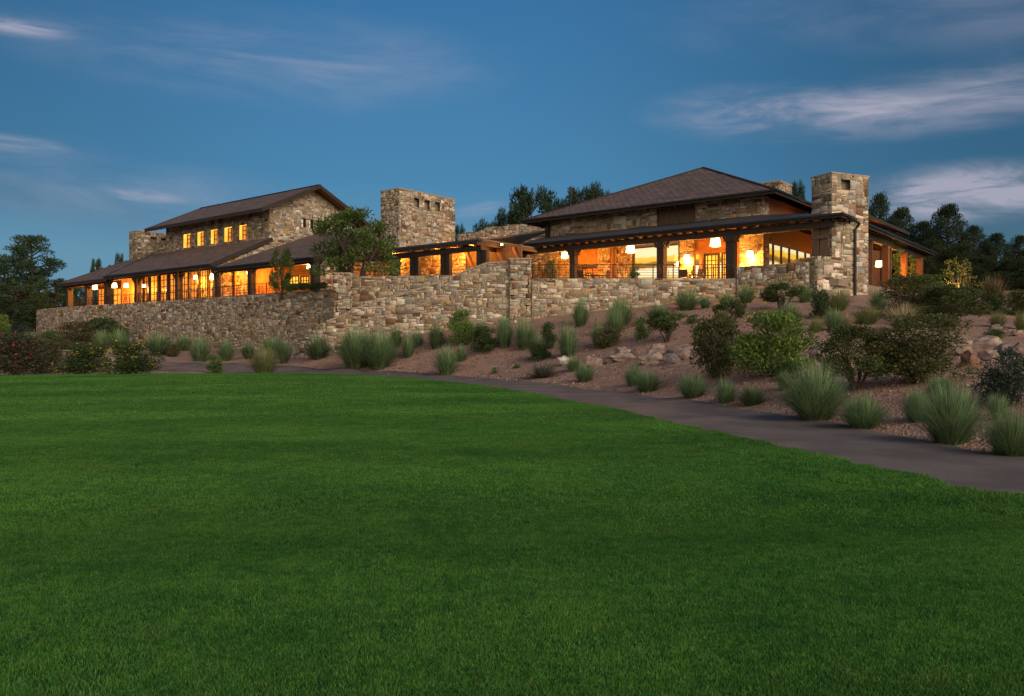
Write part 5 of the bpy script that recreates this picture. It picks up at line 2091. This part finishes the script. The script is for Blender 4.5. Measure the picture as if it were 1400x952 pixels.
def place_tree(parts, px, wpx, yt, yy, zb, label, name='pine_tree', group='dark pines behind the lodge', zt=None):
    UID[0] += 1
    r = random.Random(UID[0] * 13 + 5)
    p = at(px, yt, yy)
    g = float(terr(p[0], p[1])) if zb is None else zb
    h = p[2] - g
    w = wpx / FP * yy * (1.35 if yy > 100 else 1.35)
    return place_parts(parts, name, (p[0], p[1], g), (w, w, h), r.uniform(0, 6.28), label, 'tree', group)


for i, (px, w, yt, yy, k, lb) in enumerate((
        (1202, 52, 270, 92, 0, 'pine top rising right behind the right chimney'),
        (1232, 50, 288, 90, 1, 'pine above the hall roof, second from the chimney'),
        (1262, 48, 306, 88, 2, 'pointed pine left of the tallest pine'),
        (1296, 62, 284, 84, 1, 'tallest pine of the right-hand forest'),
        (1331, 50, 312, 86, 0, 'pine just right of the tallest one'),
        (1362, 46, 322, 80, 1, 'round-topped pine second from the right edge'),
        (1394, 46, 325, 84, 0, 'round pine at the right edge of the photo'),
        (1425, 50, 318, 86, 2, 'pine cut by the right edge'),
        (1278, 52, 330, 76, 0, 'lower pine in front of the tallest one'),
        (1312, 54, 338, 74, 2, 'lower pointed pine under the tallest one'),
        (1346, 50, 352, 72, 1, 'short dense pine filling the forest edge'),
        (1380, 54, 358, 70, 2, 'short pine in front near the right edge'),
        (1410, 54, 352, 68, 0, 'front pine at the right edge'),
        (1248, 42, 334, 80, 1, 'low pine beside the side porch eave'),
        (1222, 40, 318, 96, 0, 'pine seen over the side porch roof'),
        (726, 66, 262, 104, 3, 'airy pine standing highest behind the loggia'),
        (698, 46, 292, 110, 3, 'small pine left of the airy one'),
        (667, 40, 307, 118, 3, 'tiny distant pine above the loggia parapet'),
        (628, 16, 312, 122, 3, 'sliver of pine right of the big chimney'),
        (800, 62, 260, 112, 3, 'pine crown right of the flue pipe over the big roof'),
        (824, 44, 268, 116, 3, 'pine crown lowest over the big roof slope'),
        (772, 40, 276, 116, 3, 'pine crown left of the flue pipe'),
        (1090, 20, 254, 104, 3, 'bit of pine left of the right chimney'),
        (1440, 60, 300, 110, 1, 'pine beyond the right edge'),
        (1180, 60, 300, 110, 2, 'pine hidden mostly behind the right chimney'),
        (1296, 60, 362, 66, 0, 'low dark evergreen behind the lit tree'),
        (1330, 60, 366, 64, 1, 'low dark evergreen right of the lit tree'),
        (1366, 60, 372, 62, 0, 'low dark evergreen above the upper bank'),
        (1404, 60, 370, 62, 1, 'low dark evergreen at the right edge'),
        (1268, 46, 358, 70, 0, 'low dark evergreen right of the side porch'),
        (1480, 60, 330, 80, 1, 'pine standing well outside the right edge'),
        (1530, 60, 344, 74, 0, 'pine farther outside the right edge'))):
    place_tree(PINES[k], px, w, yt, yy, None, lb)
for px, w, yt, yy, k, lb in (
        (43, 96, 324, 104, 0, 'large spreading pine at the left, taller than its neighbours'),
        (6, 74, 350, 112, 1, 'pine at the left edge beside the large one'),
        (76, 66, 384, 98, 1, 'bushy pine between the large one and the lodge'),
        (22, 70, 392, 94, 1, 'low bushy pine below the large left one'),
        (-16, 60, 380, 98, 0, 'low pine at the very left edge'),
        (54, 46, 404, 92, 0, 'small dark conifer at the end of the curved wall'),
        (110, 34, 386, 112, 1, 'tree glimpsed through the leftmost porch posts'),
        (132, 20, 357, 128, 1, 'small treetop above the left porch roof'),
        (150, 14, 364, 130, 0, 'sprig of treetop right above the left porch roof'),
        (163, 16, 350, 130, 1, 'treetop beside the small left chimney')):
    place_tree(LPINES[k], px, w, yt, yy, None, lb, group='trees left of the lodge')


def make_broad(seed, n, cols, nlimb=40, size=.04, z0=.25):
    r = np.random.RandomState(seed)
    m = MB()
    cl = []
    for s in range(4):
        t = s * 1.57 + r.uniform(-.4, .4)
        top = (.22 * math.cos(t), .22 * math.sin(t), .55)
        m.tube([(.02 * math.cos(t), .02 * math.sin(t), -.02), (.09 * math.cos(t), .09 * math.sin(t), .28), top, (top[0] * 1.3, top[1] * 1.3, .8)], [.018, .014, .009, .003], 6)
        for j in range(nlimb // 4):
            b = Vector(top).lerp(Vector((.05 * math.cos(t), .05 * math.sin(t), .3)), r.rand())
            t2 = t + r.uniform(-1.2, 1.2)
            ph = r.uniform(0, 1)
            R_ = .44 * math.sqrt(max(.05, 1 - ((ph - .35) / .75) ** 2)) * r.uniform(.4, 1.05)
            tip = Vector((R_ * math.cos(t2), R_ * math.sin(t2), z0 + (1 - z0) * ph * .93))
            m.tube([b, b.lerp(tip, .5) + Vector((0, 0, .03)), tip], [.007, .004, .002], 4)
            c = r.uniform(.06, .115)
            cl.append((*tip, c, c, c * .85))
    v, f, c = leaves(r, cl, n, size, cols, .42, .15, .5, jit=.25)
    return [('crown', mk_mesh('crown', v, f, c, LEAF)), ('trunk', mesh_of(m, 'trunk', BARK))]


bt = make_broad(321, 9000, N_LIT[1:] + G_MID, 64, .036, .22)
p = at(489, 388, 56.5)
place_parts(bt, 'leafy_tree', (p[0], p[1], 5.55), (7.6, 6.4, 5.5), 1.0, 'broad leafy green tree on the terrace in front of the big chimney', 'tree')
sp = make_broad(322, 2600, N_LIT, 36, .075, .15)
p = at(385, 397, 61.5)
place_parts(sp, 'sapling', (p[0], p[1], 5.3), (2.0, 2.0, 3.7), .4, 'slender young tree before the middle porch', 'tree')
# clipped hedge on the wall behind the sapling
r = np.random.RandomState(55)
h0, h1 = np.array(at(394, 395, 60.3)[:2]), np.array(at(444, 395, 57.8)[:2])
cl = [(*(h0 + (h1 - h0) * t + r.uniform(-.1, .1, 2)), 6.0 + r.uniform(-.05, .08), .28, .28, .26) for t in np.linspace(0, 1, 22)]
v, f, c = leaves(r, cl, 5200, .09, N_LIT[:2] + G_DARK, .45, .3)
o = np_mesh('hedge', v, f, LEAF, None, cols=c, loc=(*h0, 5.6))
tag(o, 'low clipped hedge along the wall top right of the young tree', 'hedge')
# potted conifer and terrace pots
cp_ = make_pine(331, 2600, N_LIT, 'cone', .07, 40, (.09, .14), .1)
p = at(753, 378, 53.2)
place_parts(cp_, 'potted_conifer', (p[0], p[1], 6.0), (.95, .95, 1.25), 0, 'narrow little conifer in a pot behind the left railing end', 'plant')
m = MB()
m.lathe((p[0], p[1], 5.72), [(.16, 0), (.24, .42), (.26, .42), (.26, .48)], 14)
o = m.build('pot', CLAY, None, loc=(p[0], p[1], 5.72))
tag(o, 'clay pot holding the narrow conifer', 'pot')
for px, yy, lb in ((1085, 53.0, 'leafy pot plant left of the right chimney'), (866, 54.5, 'leafy pot plant by the lounge window'), (1063, 54, 'leafy pot plant inside the corner of the porch')):
    q = at(px, 378, yy)
    m = MB()
    m.lathe((q[0], q[1], TZ), [(.2, 0), (.3, .5), (.32, .5), (.32, .56)], 14)
    pt = m.build('pot', CLAY, None, loc=(q[0], q[1], TZ))
    tag(pt, 'clay pot under the ' + lb, 'pot')
    place_parts(SHRUB['small'], 'pot_plant', (q[0], q[1], TZ + .5), (.9, .9, .75), px, lb, 'plant')


def chair(px, yy, rz, lb, table=False):
    q = at(px, 378, yy)
    o = empty('terrace_table' if table else 'terrace_chair', (q[0], q[1], TZ), lb, 'table' if table else 'chair', None if table else 'wicker chairs on the terrace')
    c_, s_ = math.cos(rz), math.sin(rz)

    def L(x, y, z): return (q[0] + x * c_ - y * s_, q[1] + x * s_ + y * c_, TZ + z)
    if table:
        m = MB()
        m.lathe(L(0, 0, .71), [(.55, 0), (.55, .04)], 18)
        m.build('table_top', WARMWOOD, o)
        m = MB()
        m.lathe(L(0, 0, 0), [(.28, 0), (.05, .06), (.04, .7)], 10)
        m.build('base', IRON, o)
        return
    m = MB()
    m.beam(L(0, -.26, .44), L(0, .26, .44), .52, .08)
    m.build('seat', SOFTFAB, o)
    m = MB()
    m.beam(L(-.27, .25, .48), L(-.27, .33, 1.05), .05, .05)
    m.beam(L(.27, .25, .48), L(.27, .33, 1.05), .05, .05)
    m.prism([L(-.25, .27, .52), L(.25, .27, .52), L(.25, .33, 1.02), L(-.25, .33, 1.02)], (0, .03, 0))
    m.build('backrest', SOFTFAB, o)
    for sx in (-.24, .24):
        for sy in (-.23, .25):
            m = MB()
            m.beam(L(sx, sy, 0), L(sx, sy, .42), .045, .045)
            m.build('leg', SOFTFAB, o)
    for sx in (-.27, .27):
        m = MB()
        m.beam(L(sx, -.25, .66), L(sx, .28, .68), .06, .04)
        m.beam(L(sx, -.24, .42), L(sx, -.24, .66), .04, .04)
        m.build('armrest', SOFTFAB, o)


chair(798, 54.0, 2.2, 'wicker chair left of the round table behind the railing')
chair(826, 54.2, -2.0, 'wicker chair right of the round table behind the railing')
chair(812, 54.6, 0, 'round table between the two wicker chairs', True)
chair(936, 53.6, 2.6, 'wicker chair left of the french doors')
chair(952, 53.4, -2.3, 'wicker chair closest to the french doors')

# ------------------------------------------------------------------ uplit little tree right of the side porch, with its ground lamp
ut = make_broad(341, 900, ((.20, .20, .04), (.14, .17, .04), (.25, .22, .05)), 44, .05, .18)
X_, Y_, Z_ = ground_hit(1312, 436)
q = at(1312, 412, 46)
gz_ = float(terr(q[0], q[1]))
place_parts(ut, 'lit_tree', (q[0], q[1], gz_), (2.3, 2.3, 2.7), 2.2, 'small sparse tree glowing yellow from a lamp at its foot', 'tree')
o = empty('garden_uplight', (q[0] - .5, q[1] - .6, gz_ + .05), 'ground lamp lighting the sparse yellow tree', 'lamp')
m = MB()
b_ = (q[0] - .5, q[1] - .6, gz_ + .05)
m.lathe(b_, [(.07, 0), (.09, .18), (.1, .18), (.1, .22)], 10)
m.build('housing', IRON, o)
m = MB()
m.lathe((b_[0], b_[1], b_[2] + .222), [(.075, 0), (.06, .02)], 10)
m.build('lens', BULB, o)
ld = bpy.data.lights.new('uplight', 'SPOT')
ld.energy = 800
ld.color = (1, .72, .16)
ld.spot_size = R(75)
ld.spot_blend = .6
ld.shadow_soft_size = .05
lo = bpy.data.objects.new('uplight', ld)
COL.objects.link(lo)
lo.parent = o
lo.location = (0, 0, .35)
lo.rotation_euler = (R(165), R(10), 0)
q2 = ona(1246, 395, .6)
for px, z_, e in ((1246, 5.2, 160),):
    b_, _ = ona(px, 380, .8)
    wpt = Wp(.8, b_, 0)
    gz2 = float(terr(wpt[0], wpt[1]))
    o = empty('garden_uplight', (wpt[0], wpt[1], gz2), 'ground lamp lighting the vine-covered porch posts', 'lamp')
    m = MB()
    m.lathe((wpt[0], wpt[1], gz2), [(.07, 0), (.09, .18), (.1, .18), (.1, .22)], 10)
    m.build('housing', IRON, o)
    ld = bpy.data.lights.new('uplight', 'SPOT')
    ld.energy = 500
    ld.color = (1, .75, .2)
    ld.spot_size = R(110)
    ld.spot_blend = .7
    ld.shadow_soft_size = .05
    lo = bpy.data.objects.new('uplight', ld)
    COL.objects.link(lo)
    lo.parent = o
    lo.location = (0, 0, .4)
    lo.rotation_euler = (R(180), 0, 0)
# vines on the porch posts
for px, lb in ((1226, 'vine climbing the porch post nearer the chimney'), (1247, 'vine climbing the outermost porch posts')):
    b_, _ = ona(px, 370, -.4)
    c_ = Wp(-.35, b_, 0)
    r = np.random.RandomState(px)
    cl = [(c_[0] + r.uniform(-.15, .15), c_[1] + r.uniform(-.15, .15), z, .22, .22, .3) for z in np.arange(4.6, 8.7, .3)]
    v, f, c = leaves(r, cl, 1500, .12, ((.12, .16, .03), (.08, .12, .03), (.16, .18, .04)), .6, .2)
    o = np_mesh('vine', v, f, LEAF, None, cols=c, loc=(c_[0], c_[1], 4.5))
    tag(o, lb, 'vine')

# ------------------------------------------------------------------ rocks
def make_rock(seed, tone=(.27, .195, .165), flat=.6):
    r = np.random.RandomState(seed)
    import bmesh
    bm = bmesh.new()
    bmesh.ops.create_icosphere(bm, subdivisions=4, radius=1)
    v = np.array([tuple(x.co) for x in bm.verts])
    f = np.array([[w.index for w in q.verts] for q in bm.faces])
    bm.free()
    pl = rnd_dirs(r, 22)
    dd = r.uniform(.42, .85, 22)
    for nrm, d in zip(pl, dd):
        k = v @ nrm
        ov = np.maximum(k - d, 0)
        v = v - ov[:, None] * nrm * .93
    v = v * (1 + .03 * np.sin(v[:, :1] * 9 + seed) * np.cos(v[:, 1:2] * 8) + .02 * np.sin(v[:, 2:3] * 21 + v[:, :1] * 13))
    from mathutils import noise as mn
    tb = np.array([mn.turbulence(Vector(q * 2.2) + Vector((seed, 0, 0)), 5, False) for q in v])
    v = v * (1 + .22 * (tb - tb.mean()))[:, None]
    v = v / np.abs(v).max(0) * np.array([.5, .5, .5])
    tri = v[f].mean(1)
    band = np.sin(tri[:, 2] * 16 + tri[:, 0] * 5 + seed)
    c = np.array(tone) * .85 * (1 + .18 * band[:, None]) * r.uniform(.85, 1.15, (len(f), 1))
    return mk_mesh('rock', v, f, c, ROCK)


RK = [make_rock(401), make_rock(402, (.22, .15, .13)), make_rock(403, (.30, .22, .19)), make_rock(404, (.17, .14, .135)), make_rock(405, (.33, .25, .21))]
RW = make_rock(406, (.50, .47, .42))
RR = make_rock(407, (.19, .10, .065))


def place_rock(me, x0, x1, yt, yb, label, deep=.8, rz=None, group='sandstone boulders set into the slope'):
    UID[0] += 1
    r = random.Random(UID[0])
    X_, Y_, Z_ = ground_hit((x0 + x1) / 2, yb)
    w, h = (x1 - x0) / FP * Y_, (yb - yt) / FP * Y_
    o = bpy.data.objects.new('boulder', me)
    COL.objects.link(o)
    o.location = (X_, Y_ + w * deep * .3, Z_ + h * .33)
    o.scale = (w * 1.2, w * deep, h * 1.5)
    o.rotation_euler = (r.uniform(-.1, .1), r.uniform(-.12, .12), r.uniform(-.3, .3) + (math.pi if r.random() < .5 else 0))
    tag(o, label, 'rock', group)


for a in (
        (RW, 763, 785, 488, 501, 'single whitish boulder beside the grass clumps'),
        (RK[0], 800, 828, 487, 503, 'first pinkish boulder right of the whitish one'),
        (RK[1], 826, 841, 487, 498, 'small dark red stone between two pink boulders'),
        (RK[2], 838, 862, 476, 487, 'round boulder on top at the left of the row'),
        (RK[4], 836, 872, 483, 494, 'flat long boulder at the left of the row'),
        (RK[1], 862, 878, 476, 487, 'brown round stone beside the round top boulder'),
        (RK[2], 888, 914, 471, 486, 'upper pointed boulder in the middle of the row'),
        (RK[4], 876, 910, 481, 498, 'wedge-shaped pale boulder in the middle of the row'),
        (RK[3], 908, 934, 484, 498, 'grey boulder right of the wedge-shaped one'),
        (RK[3], 912, 952, 471, 484, 'long grey slab at the right end of the row'),
        (RK[0], 928, 952, 478, 492, 'last boulder before the tall olive bush'),
        (RK[1], 1108, 1140, 468, 494, 'reddish rock between the bright bush and the manzanita'),
        (RK[0], 1106, 1136, 474, 500, 'rock shelf lower edge beside the manzanita'),
        (RR, 1318, 1344, 480, 503, 'round rust-brown boulder under the rock shelf'),
        (RK[4], 1332, 1378, 460, 481, 'long flat pink slab on top of the right rocks'),
        (RK[2], 1300, 1330, 462, 478, 'pink boulder at the left of the right rocks'),
        (RK[0], 1308, 1336, 472, 488, 'boulder under the long flat slab'),
        (RK[3], 1362, 1392, 470, 486, 'dark boulder right of the flat slab'),
        (RK[1], 1386, 1412, 468, 486, 'boulder at the right edge'),
        (RK[2], 1340, 1372, 480, 494, 'low boulder under the flat slab, right of the rust one'),
        (RK[4], 1290, 1312, 470, 484, 'boulder tucked against the largest olive bush'),
        (RK[3], 1354, 1372, 444, 452, 'small stone on the upper bank'),
        (RK[1], 1368, 1388, 449, 457, 'second small stone on the upper bank'),
        (RK[0], 1386, 1404, 451, 460, 'small stone of the upper bank at the edge'),
        (RK[2], 1318, 1330, 490, 499, 'little pink stone left of the rust boulder')):
    place_rock(*a)

# loose gravel and small stones on the slope
r = np.random.RandomState(77)
nst = 9000
k = r.randint(60, 400, nst * 3)
d = r.uniform(0, 1, nst * 3) ** 1.5 * 16
P0 = FEa[k] + (FEa[k] - NEa[k]) / np.linalg.norm(FEa[k] - NEa[k], axis=1)[:, None] * (d[:, None] + .05) + r.uniform(-.3, .3, (nst * 3, 2))
ok = (P0[:, 1] > 6) & (np.abs(P0[:, 0]) < .7 * P0[:, 1] + 2) & (P0[:, 1] < 49)
P0 = P0[ok][:nst]
zq = terr(P0[:, 0], P0[:, 1])
sz = .010 + .06 * r.uniform(0, 1, len(P0)) ** 9 + .0008 * P0[:, 1]
base = np.array([(1, 0, 0), (-.5, .8, 0), (-.6, -.7, 0), (.1, .05, .8), (.2, -.1, -.6)])
bf = np.array([(0, 1, 3), (1, 2, 3), (2, 0, 3), (1, 0, 4), (2, 1, 4), (0, 2, 4)])
rot = r.uniform(0, 6.28, len(P0))
B = base[None] * sz[:, None, None] * r.uniform(.6, 1.3, (len(P0), 5, 3))
cs_, sn_ = np.cos(rot)[:, None], np.sin(rot)[:, None]
vx = B[..., 0] * cs_ - B[..., 1] * sn_ + P0[:, 0:1]
vy = B[..., 0] * sn_ + B[..., 1] * cs_ + P0[:, 1:2]
vz = B[..., 2] + zq[:, None] + .004
v = np.stack([vx, vy, vz], -1).reshape(-1, 3)
f = (np.arange(len(P0))[:, None, None] * 5 + bf[None]).reshape(-1, 3)
gc = np.array([(.30, .19, .15), (.22, .13, .10), (.40, .30, .25), (.17, .10, .08)])[r.choice(4, len(P0), p=(.4, .3, .1, .2))] * r.uniform(.7, 1.2, (len(P0), 1))
tag(np_mesh('gravel', v, f, ROCK, None, cols=np.repeat(gc, 6, 0)), 'loose pinkish gravel scattered over the slope', 'gravel', kind='stuff')
